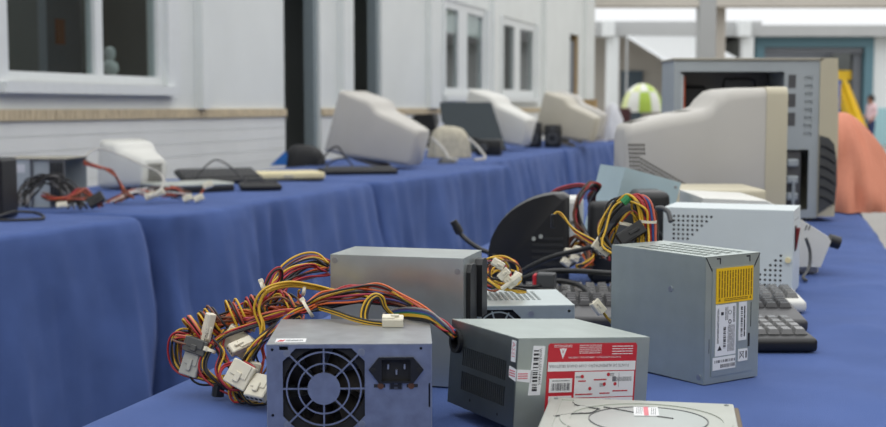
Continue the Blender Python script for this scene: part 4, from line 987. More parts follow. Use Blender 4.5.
# ================================================================ OTHER THINGS ON THE NEAR TABLE
# drive lying in front
O_ = thing('disc_drive', 'flat metal disc drive with an embossed oval lid and a red-striped paper, lying in front', 'disc drive', (0.0718, 1.0005, TABLE), (0, 0, rad(-10.1)))
ow, od, oh = 0.168, 0.146, 0.041
obj('drive_body', box(0.001, ow - 0.001, 0.001, od - 0.001, 0, oh - 0.003, 0.0012), M['alu_d'], O_)
obj('lid', box(0, ow - 0.0055, 0, od, oh - 0.006, oh, 0.0015, 2), M['alu'], O_)
ot = TOP(oh)
def oval(cx, cy, rx, ry, n=40, clipx=None): return [(cx + rx * math.cos(2 * PI * i / n), cy + ry * math.sin(2 * PI * i / n)) for i in range(n)]
bm = bmesh.new(); a_, b_ = oval(0.087, 0.072, 0.072, 0.066, 48), oval(0.087, 0.072, 0.064, 0.058, 48)
plate(bm, ot, a_, [b_], -0.0009, 0.0003); obj('pressed_rib', bm, M['alu'], O_, True, 30)
bm = bmesh.new(); plate(bm, ot, oval(0.089, 0.073, 0.050, 0.046, 44), [oval(0.089, 0.073, 0.0492, 0.0452, 44)], -0.0007, 0.0003); obj('pressed_rib', bm, M['steel_d'], O_)
bm = bmesh.new(); prism(bm, oval(0.089, 0.073, 0.0484, 0.0444, 40), ot, -0.0003, 0.0002); obj('lid_disc', bm, mat('bright_lid_disc', (192, 198, 194), 0.35, 0.6, var=0.03), O_)
bm = bmesh.new(); plate(bm, ot, rect(0.010, 0.02, 0.024, 0.135), [rect(0.0115, 0.0215, 0.0225, 0.1335)], -0.0008, 0.0003); obj('pressed_rib', bm, M['alu'], O_)
st = label_part(O_, ot, [(0.077, 0.083), (0.098, 0.085), (0.0965, 0.116), (0.0755, 0.114)], M['white'], 'paper_label', d=-0.0012, lab='white paper label with a red stripe')
bm = bmesh.new(); prism(bm, [(0.0855, 0.084), (0.0895, 0.0845), (0.088, 0.1155), (0.084, 0.115)], ot, -0.0014, -0.0011); obj('print', bm, M['pink'], st)
bm = bmesh.new(); lines(bm, ot, 0.078, 0.088, 0.084, 0.112, 4, -0.0014, True, 0.3, 2); lines(bm, ot, 0.0905, 0.088, 0.0955, 0.112, 3, -0.0014, True, 0.3, 4); obj('print', bm, M['inkg'], st)
for pts in ([(0.022, 0.125), (0.026, 0.115), (0.038, 0.108), (0.047, 0.104)], [(0.03, 0.085), (0.040, 0.088), (0.046, 0.104)], [(0.010, 0.07), (0.025, 0.082), (0.040, 0.087)], [(0.05, 0.112), (0.07, 0.10), (0.09, 0.088), (0.11, 0.08)]):
    bm = bmesh.new(); tube(bm, spline([Vector((u, v, oh + 0.0006)) for u, v in pts], 5), 0.0005, 5); obj('scratch', bm, M['ink'], O_)
for u, v in ((0.006, 0.138), (0.156, 0.138)): wheel_screw(O_, ot, u, v, 0.002)

# white perforated box
X_ = thing('voltage_stabilizer', 'white metal box with two patches of round holes and a red rocker switch', 'stabilizer', (0.363, 2.0945, TABLE + 0.004), (0, 0, rad(-20.5)))
xw, xd, xh = 0.205, 0.12, 0.134
hl = []
k = xw / 129.0
for r_, n_ in enumerate((9, 8, 7, 6, 5, 4)):
    for i in range(n_): hl.append(ngon((10.3 + i * 4.75) * k, xh - (8.0 + r_ * 4.65) * k, 0.0022, 8))
for r_ in range(8):
    for i in range(r_ + 1): 
        if r_ - i < 6: hl.append(ngon((118.0 - i * 5.0) * k, xh - (45 + r_ * 5.0) * k, 0.0022, 8))
hl = [h for h in hl if min(v for u, v in h) > 0.006 and min(u for u, v in h) > 0.004]
psu_shell(X_, xw, xd, xh, M['whitepaint'], front=hl, lip=0.0012)
obj('inner_board', box(0.004, xw - 0.004, 0.012, 0.05, 0.004, xh - 0.004), M['blackm'], X_)
xr = RIGHT(xw + 0.0012)
bm = bmesh.new(); prism(bm, rect(0.024, 0.068, 0.046, 0.108), xr, -0.0015, 0.0005); so = obj('rocker_switch', bm, M['black'], X_)
bm = bmesh.new(); prism(bm, [(0.071, -0.0008), (0.105, -0.006), (0.105, 0.0), (0.071, 0.0)], lambda u, v, d: Vector((xw + 0.0012 + 0.0016 - v, d, u)), 0.0265, 0.0435); obj('rocker', bm, mat('dark_red_rocker', (120, 26, 30), 0.35), so)
bm = bmesh.new(); cyl(bm, (xw - 0.006, -0.0001, xh - 49 * k), (0, -1, 0), 0.0045, 0.005, 16); obj('foot_stud', bm, M['cream'], X_)
for x in (0.015, xw - 0.015):
    for y in (0.015, xd - 0.015): bm = bmesh.new(); cyl(bm, (x, y, -0.004), (0, 0, 1), 0.007, 0.0045, 12); obj('rubber_foot', bm, M['black'], X_)
bm = bmesh.new(); lines(bm, xr, 0.02, 0.117, 0.09, 0.119, 1, -0.0002, seed=3); obj('print', bm, M['inkg'], X_)

# keyboards
def key_mesh(w, d, h):
    bm = bmesh.new(); a, b = (w / 2, d / 2), (w / 2 - 0.0022, d / 2 - 0.0026)
    secs = []
    for (p, q), z in ((a, 0), (a, 0.001), (b, h - 0.0008), ((b[0] - 0.0006, b[1] - 0.0006), h)):
        secs.append([Vector((-p, -q, z)), Vector((p, -q, z)), Vector((p, q, z)), Vector((-p, q, z))])
    loft(bm, secs); return bm
_km = {}
def keyboard(label, p, yaw, w, d, body, keym, cols, rows, palm, rim=0.008, h=0.018, tilt=3.0, blocks=None):
    t = thing('keyboard', label, 'keyboard', p, (rad(tilt), 0, yaw), None)
    bm = bmesh.new(); bx(bm, 0, w, 0, d, 0, h, 0.006, 3); obj('keyboard_body', bm, body, t, True, 40)
    obj('key_bed', box(rim, w - rim, palm, d - rim, h - 0.002, h + 0.0004), M['blackm'], t)
    pw = (w - 2 * rim) / cols; pd = (d - rim - palm) / rows
    kk = (round(pw, 5), round(pd, 5), keym.name)
    if kk not in _km: _km[kk] = to_mesh(key_mesh(pw - 0.0016, pd - 0.0016, 0.007), 'key'); _km[kk].materials.append(keym)
    for i in range(cols):
        if blocks and i in blocks: continue
        for j in range(rows): 
            o = obj('key', _km[kk], keym, t); o.location = (rim + pw * (i + 0.5), palm + pd * (j + 0.5), h)
    return drop(t)
k1 = U(819, 353)
keyboard('black keyboard with shiny grey keys, in front of the two others beside the upright unit', (k1.x - 0.235, k1.y, TABLE), rad(0.5), 0.235, 0.118, M['black'], M['key'], 13, 4, 0.02, blocks=())
k2 = U(806, 333)
keyboard('dark grey keyboard between the shiny-keyed black one and the pale-bodied one', (k2.x - 0.44, k2.y + 0.036, TABLE), rad(-4.5), 0.445, 0.150, mat('charcoal_case', (58, 58, 60), 0.4), M['keyd'], 23, 4, 0.075, blocks=(15, 19))
k3 = U(803, 318)
keyboard('pale-bodied keyboard with grey keys, right in front of the white perforated box', (k3.x - 0.425, k3.y + 0.080, TABLE), rad(-4.5), 0.445, 0.108, M['crt_w'], M['key'], 23, 4, 0.022, blocks=(15, 19))

# black quarter-round device
q0 = U(488, 284)
t = thing('black_device', 'black plastic quarter-round device with slots, standing among the cables', 'device', (q0.x, q0.y, TABLE), (0, 0, rad(-6)))
prof = [(0.0, 0.0), (0.0, 0.048)]
for i in range(13):
    a = i / 12 * PI / 2; prof.append((0.128 - 0.128 * math.cos(a) if True else 0, 0.048 + 0.108 * math.sin(a)))
prof += [(0.138, 0.150), (0.1385, 0.0)]
bm = bmesh.new(); prism(bm, prof, FRONT(0), 0, 0.075)
bmesh.ops.bevel(bm, geom=[e for e in bm.edges if abs((e.verts[0].co - e.verts[1].co).y) < 1e-6], offset=0.011, segments=4, affect='EDGES', profile=0.5)
obj('shell', bm, M['black'], t, True, 35)
for i in range(6):
    bm = bmesh.new(); prism(bm, rect(0.075, 0.022 + i * 0.011, 0.128, 0.027 + i * 0.011), FRONT(0), -0.0015, 0.001); obj('vent_slat', bm, M['blackm'], t)
for u, v in ((0.078, 0.079), (0.090, 0.083)): bm = bmesh.new(); cyl(bm, (u, 0.001, v), (0, -1, 0), 0.0035, 0.004, 10); obj('jack', bm, M['alu'], t)
# loose black cords
def cord(label, pts, r=0.0035, name='black_cable', m=None, extra=None):
    t = thing(name, label, 'cable', pts[0])
    bm = bmesh.new(); tube(bm, spline(pts, 9), r, 9); obj('cord', bm, m or M['black'], t, True, None, world=True)
    for (p, axis, L, r1, r2) in extra or ():
        bm = bmesh.new(); a = Vector(axis).normalized(); tube(bm, [Vector(p), Vector(p) + a * L * 0.6], r1, 10); tube(bm, [Vector(p) + a * L * 0.6, Vector(p) + a * L], r2, 10); obj('plug', bm, M['black'], t, True, 40, world=True)
    return t
def tz(px, py, Y, lo=0.004):
    p = D(px, py, Y); p.z = max(p.z, TABLE + lo); return p
cord('black cord arching from the quarter-round device to the tied wire coil', [tz(492, 291, 2.05), tz(510, 280, 2.05), tz(528, 268, 2.02), tz(552, 257, 2.0), tz(580, 250, 1.98), tz(603, 246, 1.95), tz(625, 252, 1.9)], 0.0042)
cord('black cord lying nearly straight across the cloth behind the perforated unit', [tz(498, 293, 2.0), tz(520, 280, 1.97), tz(545, 272, 1.95), tz(575, 271, 1.93), tz(606, 273, 1.9), tz(630, 274, 1.9)], 0.0042)
cord('thick black cord curving in front of the quarter-round device', [tz(508, 300, 1.93), tz(530, 290, 1.93), tz(552, 281, 1.93), tz(576, 284, 1.92), tz(588, 293, 1.89), tz(583, 300, 1.85)], 0.0042)
cord('thin black cord looping behind the quarter-round device', [tz(560, 270, 2.2), tz(575, 262, 2.25), tz(582, 245, 2.28), tz(575, 236, 2.3), tz(565, 250, 2.32)], 0.003)
e = [tz(455, 224, 2.22), tz(460, 233, 2.22), tz(468, 241, 2.21), tz(480, 249, 2.2), tz(494, 256, 2.18), tz(505, 274, 2.12), tz(500, 292, 2.05)]
cord('black curved cord with a thick end sticking up left of the quarter-round device', e, 0.0042, extra=[(e[1], (e[0] - e[1]), 0.024, 0.0075, 0.0065)])
p = tz(540, 281, 1.90, 0.012); t = thing('rocker_plug', 'small black plug with a red face lying on the cords', 'plug', p, (0, 0, rad(-15)))
obj('plug_body', box(-0.004, 0.024, -0.01, 0.01, -0.010, 0.013, 0.003, 2), M['dgrey'], t); obj('plug_face', box(-0.010, -0.0035, -0.009, 0.009, -0.009, 0.011, 0.002), M['red'], t)
cord('black lead of the red-faced plug', [tz(548, 284, 1.9), tz(530, 287, 1.88), tz(510, 286, 1.87), tz(490, 292, 1.86)], 0.0026)
# pale blue steel unit lying askew, with its brown-grey wires
S_ = thing('power_supply_unit', 'pale blue steel power supply unit lying askew against the large grey monitor', 'power supply', (0.265, 2.36, 0.862), (0, rad(15.0), rad(12)))
psu_shell(S_, 0.112, 0.14, 0.168, M['bluepanel'])
S_.location = (0.293, 2.34, 0.785); drop(S_)
wheel_screw(S_, FRONT(0), 0.104, 0.158, 0.003)
for i in range(14):
    R3 = random.Random(300 + i); g = lambda q: R3.uniform(-q, q)
    wire(S_, [tz(598 + g(2), 222 + g(6), 2.33), tz(592 + g(4), 200 + g(5), 2.3), tz(598 + g(3), 188 + g(3), 2.28), tz(590 + g(3), 184 + g(2), 2.27), tz(578 + g(2), 200 + g(5), 2.25), tz(577 + g(3), 222 + g(6), 2.24), tz(588 + g(4), 244 + g(6), 2.2), tz(604 + g(6), 258 + g(4), 2.15)], ['brown', 'black', 'grey', 'black', 'brown', 'red', 'black'][i % 7], 0.002)
for i, c_ in enumerate(('red', 'black', 'pink', 'black')):
    wire(S_, [tz(594, 187 + i, 2.28), tz(580, 184 + i, 2.29), tz(566, 186 + i, 2.3), tz(555, 190 + i * 0.7, 2.3), tz(548, 196, 2.31)], c_, 0.0018)
for i in range(12):
    R3 = random.Random(330 + i); g = lambda q: R3.uniform(-q, q)
    wire(S_, [tz(568 + g(5), 255 + g(8), 2.2), tz(575 + g(5), 244 + g(8), 2.2), tz(586 + g(5), 250 + g(8), 2.18), tz(590 + g(6), 262 + g(5), 2.16), tz(576 + g(6), 268 + g(3), 2.15)], ['orange', 'yellow', 'black', 'brown'][i % 4], 0.002)
for x, y in ((569, 252), (574, 258), (566, 262), (578, 250)): connector(S_, tz(x, y, 2.14, 0.008), (1, 0.2, rnd.uniform(-1, 1)), (0, -1, 0.3), 0.016, 0.012, 0.010, pins=2)
def simple_box(name, label, cat, px0, px1, py0, py1, Y, depth, m, yaw=0, bev=0.006, top_m=None):
    a, b = D(px0, py0, Y), D(px1, py0, Y)
    t = thing(name, label, cat, (a.x, Y, TABLE), (0, 0, yaw))
    h = a.z - TABLE; w = (b.x - a.x) / max(0.3, math.cos(yaw))
    return t, w, h
t, w, h = simple_box('speaker', 'black plastic speaker box behind the tied wire coil', 'speaker', 636, 671, 192, 0, 2.215, 0.1, None)
obj('speaker_body', box(0, w, 0, 0.1, 0, h, 0.012, 3), M['black'], t, True, 40)
bm = bmesh.new(); plate(bm, FRONT(0), rect(0.006, 0.012, w - 0.006, h - 0.02), [], -0.002, 0.001); obj('speaker_grille', bm, M['blackm'], t)
bm = bmesh.new(); ring(bm, FRONT(-0.002), w / 2, h * 0.45, w * 0.3, w * 0.36, 24, -0.002, 0.001); obj('speaker_ring', bm, M['dgrey'], t)
cord('grey cord curving out between the black speaker box and the white perforated box', [tz(671, 222, 2.05), tz(668, 212, 2.06), tz(660, 208, 2.07), tz(653, 213, 2.08), tz(651, 240, 2.08), tz(654, 262, 2.07)], 0.004, 'grey_cable', M['dgrey'])
t, w, h = simple_box('power_brick', 'black power brick standing under the pale blue steel unit', 'adapter', 591, 634, 203, 0, 2.19, 0.06, None)
obj('brick_body', box(0, w, 0, 0.06, 0, h, 0.010, 3), M['blackm'], t, True, 40); obj('rating_plate', box(0.012, w - 0.012, -0.0008, 0.002, h * 0.4, h * 0.75), M['dgrey'], t)
t, w, h = simple_box('drive_enclosure', 'small light grey box standing between the black device and the blue steel unit', 'box', 566, 584, 199, 0, 2.50, 0.1, None)
obj('enclosure_body', box(0, w, 0, 0.12, 0, h, 0.004, 2), M['crt_w'], t); obj('front_bezel', box(0.004, w - 0.004, -0.006, 0, 0.006, h - 0.006, 0.002), M['crt'], t); obj('slot', box(0.008, w - 0.008, -0.0075, -0.005, h * 0.6, h * 0.66), M['vent'], t)
t, w, h = simple_box('drive_enclosure', 'beige flat-topped case behind the white perforated box, with a short row of vents', 'computer case', 672, 767, 189.5, 0, 2.62, 0.2, None)
obj('case_body', box(0, w, 0, 0.2, 0, h, 0.008, 3), M['crt_b'], t, True, 40)
for i in range(5): obj('vent_slot', box(0.016 + i * 0.006, 0.019 + i * 0.006, -0.001, 0.002, h - 0.024, h - 0.014), M['vent'], t)
obj('lid_seam', box(0.004, w - 0.004, -0.0008, 0.001, h - 0.033, h - 0.031), M['vent'], t)
# sloped monitor housing behind the white box
Yw = 2.30
pf = [(700, 197), (766, 200), (790, 212), (830, 237), (833, 242), (822, 284), (700, 284)]
P = [D(a, b, Yw) for a, b in pf]
for p in P: p.z = max(p.z, TABLE + 0.012)
t = thing('monitor_housing', 'off-white sloped monitor housing half hidden by the white perforated box', 'monitor', (P[-1].x, Yw, TABLE))
bm = bmesh.new(); secs = []
ctr = sum(((p.x, p.z)[0] for p in P)) / len(P), sum((p.z for p in P)) / len(P)
for yy, sc_ in ((0, 0.965), (0.012, 1.0), (0.2, 1.0), (0.215, 0.95)):
    secs.append([Vector((ctr[0] + (p.x - ctr[0]) * sc_, Yw + yy, ctr[1] + (p.z - ctr[1]) * sc_)) for p in P])
loft(bm, secs); obj('shell', bm, M['crt_w'], t, True, 25, world=True)
for i in range(2): bm = bmesh.new(); bar(bm, FRONT(Yw), D(805 + i * 3.4, 226, Yw).x, D(0, 230, Yw).z, D(807 + i * 3.4, 226, Yw).x, D(0, 225, Yw).z, 0.002, -0.001, 0.003); obj('vent_slot', bm, M['vent'], t, world=True)
bm = bmesh.new(); bx(bm, D(812, 280, Yw).x - 0.05, D(822, 280, Yw).x, Yw + 0.02, Yw + 0.18, TABLE, TABLE + 0.016, 0.004); obj('base', bm, M['crt'], t, world=True)
bm = bmesh.new(); tube(bm, spline([D(806, 238, 2.27), D(810, 252, 2.27), D(809, 268, 2.26), tz(803, 284, 2.24), tz(806, 287, 2.2)], 6), 0.003, 8); obj('cord', bm, M['dgrey'], t, True, None, world=True)
bm = bmesh.new(); p = D(831, 240, Yw + 0.03); cyl(bm, p - Vector((0.004, 0, 0)), (1, 0, -0.3), 0.012, 0.02, 14); obj('knob', bm, M['black'], t, True, 40, world=True)

# ---------------- tube monitors
def tube_monitor(name, label, loc, rot, W, H, Lg, m_body, m_bezel, prof=None, group=None, vents=True, stand=True, zlift=0.03, bzf=0.05):
    """front at local x=0 facing -x, back towards +x"""
    t = thing(name, label, 'monitor', loc, rot, group)
    prof = prof or [(0.05, 0.0, 1.0, 1.0), (0.30, 0.0, 1.0, 0.98), (0.36, 0.02, 0.985, 0.95), (0.42, 0.03, 0.93, 0.92), (0.46, 0.04, 0.87, 0.90), (0.52, 0.05, 0.845, 0.86), (0.75, 0.09, 0.80, 0.72), (0.94, 0.12, 0.75, 0.60), (0.985, 0.13, 0.73, 0.57), (1.0, 0.15, 0.69, 0.52)]
    bm = bmesh.new(); loft(bm, [[Vector((x * Lg, y, z)) for y, z in rrect(0, W / 2 * hw, zlift + H * a, zlift + H * b, 0.03 if x > 0.06 else 0.02)] for x, a, b, hw in prof])
    obj('rear_shell', bm, m_body, t, True, 50)
    bz = bzf * Lg + 0.003
    bm = bmesh.new(); out, inn = rrect(0, W / 2 + 0.002, zlift - 0.002, zlift + H + 0.002, 0.02), rrect(0, W / 2 * 0.86, zlift + H * 0.14, zlift + H * 0.92, 0.012)
    plate(bm, lambda u, v, d: Vector((d, u, v)), out, [inn], -0.004, bz); obj('bezel', bm, m_bezel, t, True, 35)
    bm = bmesh.new(); n = 8; G = [[bm.verts.new((0.012 - 0.010 * (1 - ((2 * i / n - 1) ** 2 + (2 * j / n - 1) ** 2) / 2), (i / n - 0.5) * W * 0.87, zlift + H * (0.135 + 0.79 * j / n))) for j in range(n + 1)] for i in range(n + 1)]
    for i in range(n):
        for j in range(n): bm.faces.new((G[i][j], G[i + 1][j], G[i + 1][j + 1], G[i][j + 1]))
    obj('screen', bm, M['screen'], t, True, None)
    for i in range(4): bm = bmesh.new(); cyl(bm, (-0.003, W * (0.12 + 0.06 * i), zlift + H * 0.06), (-1, 0, 0), 0.006, 0.004, 10); obj('button', bm, m_bezel, t)
    if stand:
        bm = bmesh.new(); lathe(bm, [(0.11, 0), (0.115, 0.006), (0.10, 0.014), (0.06, 0.02), (0.06, zlift + 0.02)], 28, (Lg * 0.42, 0, 0)); obj('swivel_stand', bm, m_body, t, True, 40)
    def side_y(x, z):
        for (x0, a0, b0, h0), (x1, a1, b1, h1) in zip(prof, prof[1:]):
            if x0 <= x <= x1: return W / 2 * (h0 + (h1 - h0) * (x - x0) / max(1e-6, x1 - x0))
        return W / 2 * prof[-1][3]
    if vents:
        for sg in (1, -1):
            bm = bmesh.new()
            for r_ in range(10):
                for c_ in range(22):
                    fx = 0.965 - c_ * 0.018 - 0.002 * r_; fz = 0.585 - r_ * 0.030 - 0.0 * c_ - (0.0115 * max(0, c_ - 3) if r_ > 2 else 0)
                    if r_ <= 2 and c_ > 5 : continue
                    if fz < 0.16 or fx < 0.5: continue
                    yy = side_y(fx, 0)
                    bx(bm, fx * Lg, fx * Lg + 0.0042, sg * yy - 0.003, sg * yy + 0.0006, zlift + H * fz, zlift + H * fz + 0.0055)
            obj('vent_grille', bm, M['vent'], t, kind='stuff')
        bm = bmesh.new()
        for c_ in range(24):
            for r_ in range(5):
                fx = 0.55 + c_ * 0.017; zt = 0.845 - (fx - 0.52) / 0.42 * 0.095
                bx(bm, fx * Lg, fx * Lg + 0.0035, (r_ - 2) * 0.03 - 0.01, (r_ - 2) * 0.03 + 0.01, zlift + H * zt - 0.004, zlift + H * zt + 0.0008)
        obj('vent_grille', bm, M['vent'], t, kind='stuff')
    return t
fpos = D(781, 225, 2.94)
tube_monitor('tube_monitor', 'large light grey tube monitor lying side-on in front of the beige computer tower', (fpos.x, 3.09, TABLE), (0, 0, rad(180)), 0.34, 0.325, 0.355, M['crt'], M['crt_b'], zlift=0.022, bzf=0.115)

# ---------------- beige computer tower, side panel off
tp_ = D(670, 220, 3.43)
T_ = thing('computer_tower', 'beige computer tower with its side panel off, behind the large grey monitor', 'computer', (tp_.x, 3.40, TABLE), (0, 0, rad(0)))
tw, td, th_ = 0.385, 0.19, 0.428
ts = mat('grey_chassis_steel', (172, 180, 184), 0.5, 0.3, var=0.05, scale=8)
obj('top_panel', box(-0.004, tw + 0.01, -0.004, td + 0.004, th_ - 0.004, th_ + 0.004, 0.002), mat('warm_grey_panel', (150, 146, 134), 0.5), T_)
bm = bmesh.new(); plate(bm, FRONT(0), rect(0, 0.012, tw, th_ - 0.004), [rect(0.018, 0.03, 0.292, th_ - 0.032)] + [rect(0.345, 0.225 + i * 0.021, 0.366, 0.236 + i * 0.021) for i in range(8)] + [rect(0.30, 0.03, 0.36, 0.19)], 0, 0.002); obj('chassis_frame', bm, ts, T_)
obj('rear_panel', box(0, 0.003, 0.002, td, 0.012, th_ - 0.004), ts, T_); obj('bottom_panel', box(0, tw, 0.0, td, 0.008, 0.012), ts, T_)
obj('side_panel', box(0, tw, td - 0.002, td, 0.008, th_ - 0.004), ts, T_)
obj('motherboard_tray', box(0.02, 0.29, td - 0.02, td - 0.012, 0.03, th_ - 0.03), M['steel_d'], T_)
obj('motherboard', box(0.03, 0.27, td - 0.028, td - 0.021, 0.05, th_ - 0.12), mat('dark_board', (40, 52, 46), 0.6), T_)
obj('drive_cage', box(0.292, tw, 0.004, td - 0.03, 0.2, th_ - 0.03), ts, T_)
for i in range(3): obj('cage_slot', box(0.302, 0.322, -0.0008, 0.0045, th_ - 0.075 - i * 0.05, th_ - 0.04 - i * 0.05), M['steel_d'], T_)
obj('drive', box(0.297, 0.345, 0.02, 0.15, 0.04, 0.185), M['steel_d'], T_)
for i in range(3): obj('drive_rail', box(0.305, 0.335, 0.0, 0.02, 0.055 + i * 0.045, 0.075 + i * 0.045, 0.003), ts, T_)
obj('mounting_rail', box(0.318, 0.326, -0.004, 0.003, 0.012, 0.11, 0.002), ts, T_)
obj('fan_duct', box(0.03, 0.10, 0.06, td - 0.03, 0.28, 0.36, 0.008), M['black'], T_)
obj('orange_ribbon', box(0.028, 0.036, 0.03, 0.045, 0.27, 0.385), mat('orange_ribbon_cable', (196, 88, 48), 0.6), T_)
obj('rear_bracket', box(0.018, 0.027, 0.01, 0.05, 0.2, 0.39), M['whitepaint'], T_)
for a, b in ((0.055, 0.345), (0.115, 0.33)): bm = bmesh.new(); ring(bm, FRONT(0.1), a, b, 0.012, 0.017, 18, 0, 0.05); obj('fan_ring', bm, M['blackm'], T_)
bm = bmesh.new(); tube(bm, spline([Vector((0.15, 0.09, 0.28)), Vector((0.15, 0.085, 0.37)), Vector((0.17, 0.08, 0.378)), Vector((0.22, 0.08, 0.378)), Vector((0.235, 0.085, 0.36)), Vector((0.235, 0.09, 0.28))], 6), 0.004, 8); obj('cable_loop', bm, M['black'], T_, True)
for i in range(10):
    R3 = random.Random(400 + i); g = lambda q: R3.uniform(-q, q); bm = bmesh.new()
    tube(bm, spline([Vector((0.03 + g(0.01), 0.05 + g(0.02), 0.24 + g(0.02))), Vector((0.08 + g(0.02), 0.04 + g(0.02), 0.29 + g(0.03))), Vector((0.13 + g(0.02), 0.06, 0.27 + g(0.03))), Vector((0.2 + g(0.02), 0.07, 0.25 + g(0.03)))], 5), 0.003, 6)
    obj('cable', bm, M['w_' + ('black', 'black', 'grey', 'brown')[i % 4]], T_, True)
def bez(z): return 0.052 + 0.006 * math.sin(z / th_ * PI)
bm = bmesh.new(); loft(bm, [[Vector((tw + bez(z) * fx, y, z)) for fx, y in ((0, -0.004), (0.72, -0.004), (0.93, 0.004), (1.0, 0.02), (1.0, td - 0.016), (0.93, td), (0.72, td + 0.004), (0, td + 0.004))] for z in (0.012, 0.05, 0.1, 0.2, 0.3, 0.38, th_ - 0.004, th_ + 0.004)])
obj('front_bezel', bm, M['crt_b'], T_, True, 35)
bm = bmesh.new()
cut = [(tw + 0.002, 0.02), (tw + 0.046, 0.05), (tw + 0.050, 0.10), (tw + 0.048, 0.16), (tw + 0.040, 0.205), (tw + 0.025, 0.222), (tw + 0.002, 0.228)]
prism(bm, cut, FRONT(-0.004), -0.004, 0.002); ins = obj('bezel_insert', bm, M['dgrey'], T_, True, 30)
for i in range(6): 
    bm = bmesh.new(); z0 = 0.055 + i * 0.027
    tube(bm, spline([Vector((tw + 0.004, -0.009, z0 + 0.012)), Vector((tw + 0.022, -0.010, z0 + 0.006)), Vector((tw + 0.044, -0.007, z0 - 0.010))], 5), 0.003, 8); obj('bezel_rib', bm, M['blackm'], ins, True)
for x in (0.03, tw - 0.02):
    for y in (0.02, td - 0.02): bm = bmesh.new(); cyl(bm, (x, y, 0), (0, 0, 1), 0.012, 0.009, 12); obj('foot', bm, M['black'], T_)

# ---------------- orange sheet heaped on the end of the table
def heap(name, label, cat, cx, cy, rx, ry, H, m, seed, power=2.6, skew=0.0, fold=0.03):
    bm = bmesh.new(); N, K = 64, 16; R = []
    for j in range(K + 1):
        t_ = j / K; row = []
        for i in range(N):
            a = 2 * PI * i / N; ca, sa = math.cos(a), math.sin(a)
            el = t_ * PI / 2; rr = math.cos(el) ** (2 / power); zz = H * math.sin(el) ** (2 / power)
            sx = math.copysign(abs(ca) ** (2 / power), ca); sy = math.copysign(abs(sa) ** (2 / power), sa)
            f = 1 + fold * (nz(ca * 2.4 + seed, sa * 2.4, zz * 5) + 0.6 * nz(ca * 6, sa * 6 + seed, zz * 9)) * (1.2 - 0.6 * t_) + 0.05 * (1 - t_) ** 3
            x, y = rx * sx * rr * f, ry * sy * rr * f
            z = zz * (1 - skew * (x / rx)) * (1 + 0.05 * nz(x * 7 + seed, y * 7))
            row.append(bm.verts.new((x, y, max(0.001, z))))
        R.append(row)
    for a, b in zip(R, R[1:]):
        for i in range(N): bm.faces.new((a[i], a[(i + 1) % N], b[(i + 1) % N], b[i]))
    bmesh.ops.remove_doubles(bm, verts=R[-1], dist=1e-4)
    o = single(name, bm, m, label, cat, smooth=True, angle=None); o.location = (cx, cy, TABLE); return o
oc = U(868, 196)
heap('orange_sheet', 'salmon orange sheet draped in a heap at the far end of the near table', 'sheet', 1.215, 3.90, 0.162, 0.24, 0.285, M['orange'], 3.1, 1.7, 0.14, 0.30)

# ================================================================ THINGS ON THE ROW OF TABLES BY THE WALL
def at(px, py): return U(px, py)
yl_ = -AW                                      # along the row
p = at(-6, 219) + Vector((-0.03, 0, 0)); t = thing('speaker', 'black box at the window end of the row, beside the grey open case', 'speaker', p, (0, 0, rad(-8)))
obj('speaker_body', box(-0.03, 0.055, 0, 0.1, 0, 0.165, 0.008, 2), M['black'], t); obj('speaker_grille', box(-0.024, 0.049, -0.003, 0.001, 0.05, 0.155, 0.002), M['blackm'], t); obj('knob', (lambda b: (cyl(b, (0.012, 0, 0.028), (0, -1, 0), 0.009, 0.008, 14), b)[1])(bmesh.new()), M['dgrey'], t)
p = at(12, 207) + Vector((-0.05, 0, 0)); t = thing('computer_case', 'grey open metal computer case with cables spilling out, beside the black box', 'computer', p, (0, 0, rad(-4)))
cw_, cd_, chh = 0.215, 0.2, 0.145
for a in ((0, 0.11, 0, 0.002, 0.0, chh), (0, cw_, cd_ - 0.002, cd_, 0, chh), (0, 0.002, 0, cd_, 0, chh), (0, cw_, 0, cd_, 0, 0.002), (0.118, 0.17, 0.006, 0.008, 0, chh - 0.004)): obj('case_panel', box(*a), ts, t)
obj('lid', box(-0.003, cw_ + 0.003, -0.003, cd_, chh, chh + 0.003), mat('warm_grey_panel', (150, 146, 134), 0.5), t)
obj('side_frame', box(cw_ - 0.045, cw_, 0.0, 0.012, 0, chh), M['steel_d'], t); obj('divider', box(0.11, 0.118, 0, 0.05, 0, chh), M['steel_d'], t)
for i in range(4): obj('case_rib', box(cw_ - 0.04 + i * 0.01, cw_ - 0.035 + i * 0.01, -0.003, 0.001, 0.01, chh - 0.01), M['blackm'], t)
obj('sticker', box(0.055, 0.095, -0.001, 0.0, 0.105, 0.13), M['bag'], t)
for i in range(16):
    R3 = random.Random(500 + i); g = lambda q: R3.uniform(-q, q)
    wire(t, [tz(22 + g(10), 205 + g(3), 3.72), tz(32 + g(12), 186 + g(8), 3.75), tz(50 + g(12), 180 + g(6), 3.76), tz(66 + g(10), 192 + g(8), 3.75), tz(78 + g(10), 207 + g(3), 3.72)], ['black', 'black', 'grey', 'black'][i % 4], 0.0026)
for i in range(14):
    R3 = random.Random(530 + i); g = lambda q: R3.uniform(-q, q)
    wire(t, [tz(44 + g(4), 196 + g(4), 3.74), tz(58 + g(5), 200 + g(3), 3.72), tz(72 + g(5), 198 + g(5), 3.72), tz(84 + g(5), 194 + g(6), 3.74), tz(98 + g(6), 203 + g(5), 3.74)], ['brown', 'salmon', 'brown', 'black', 'orange', 'red'][i % 6], 0.0024)
connector(t, tz(62, 205, 3.66, 0.01), (1, 0.2, 0.1), (0, -1, 0.3), 0.03, 0.016, 0.014, pins=2); connector(t, tz(96, 200, 3.74, 0.015), (1, 0.2, 0.6), (0, -1, 0.3), 0.05, 0.03, 0.025, M['black'], pins=0)
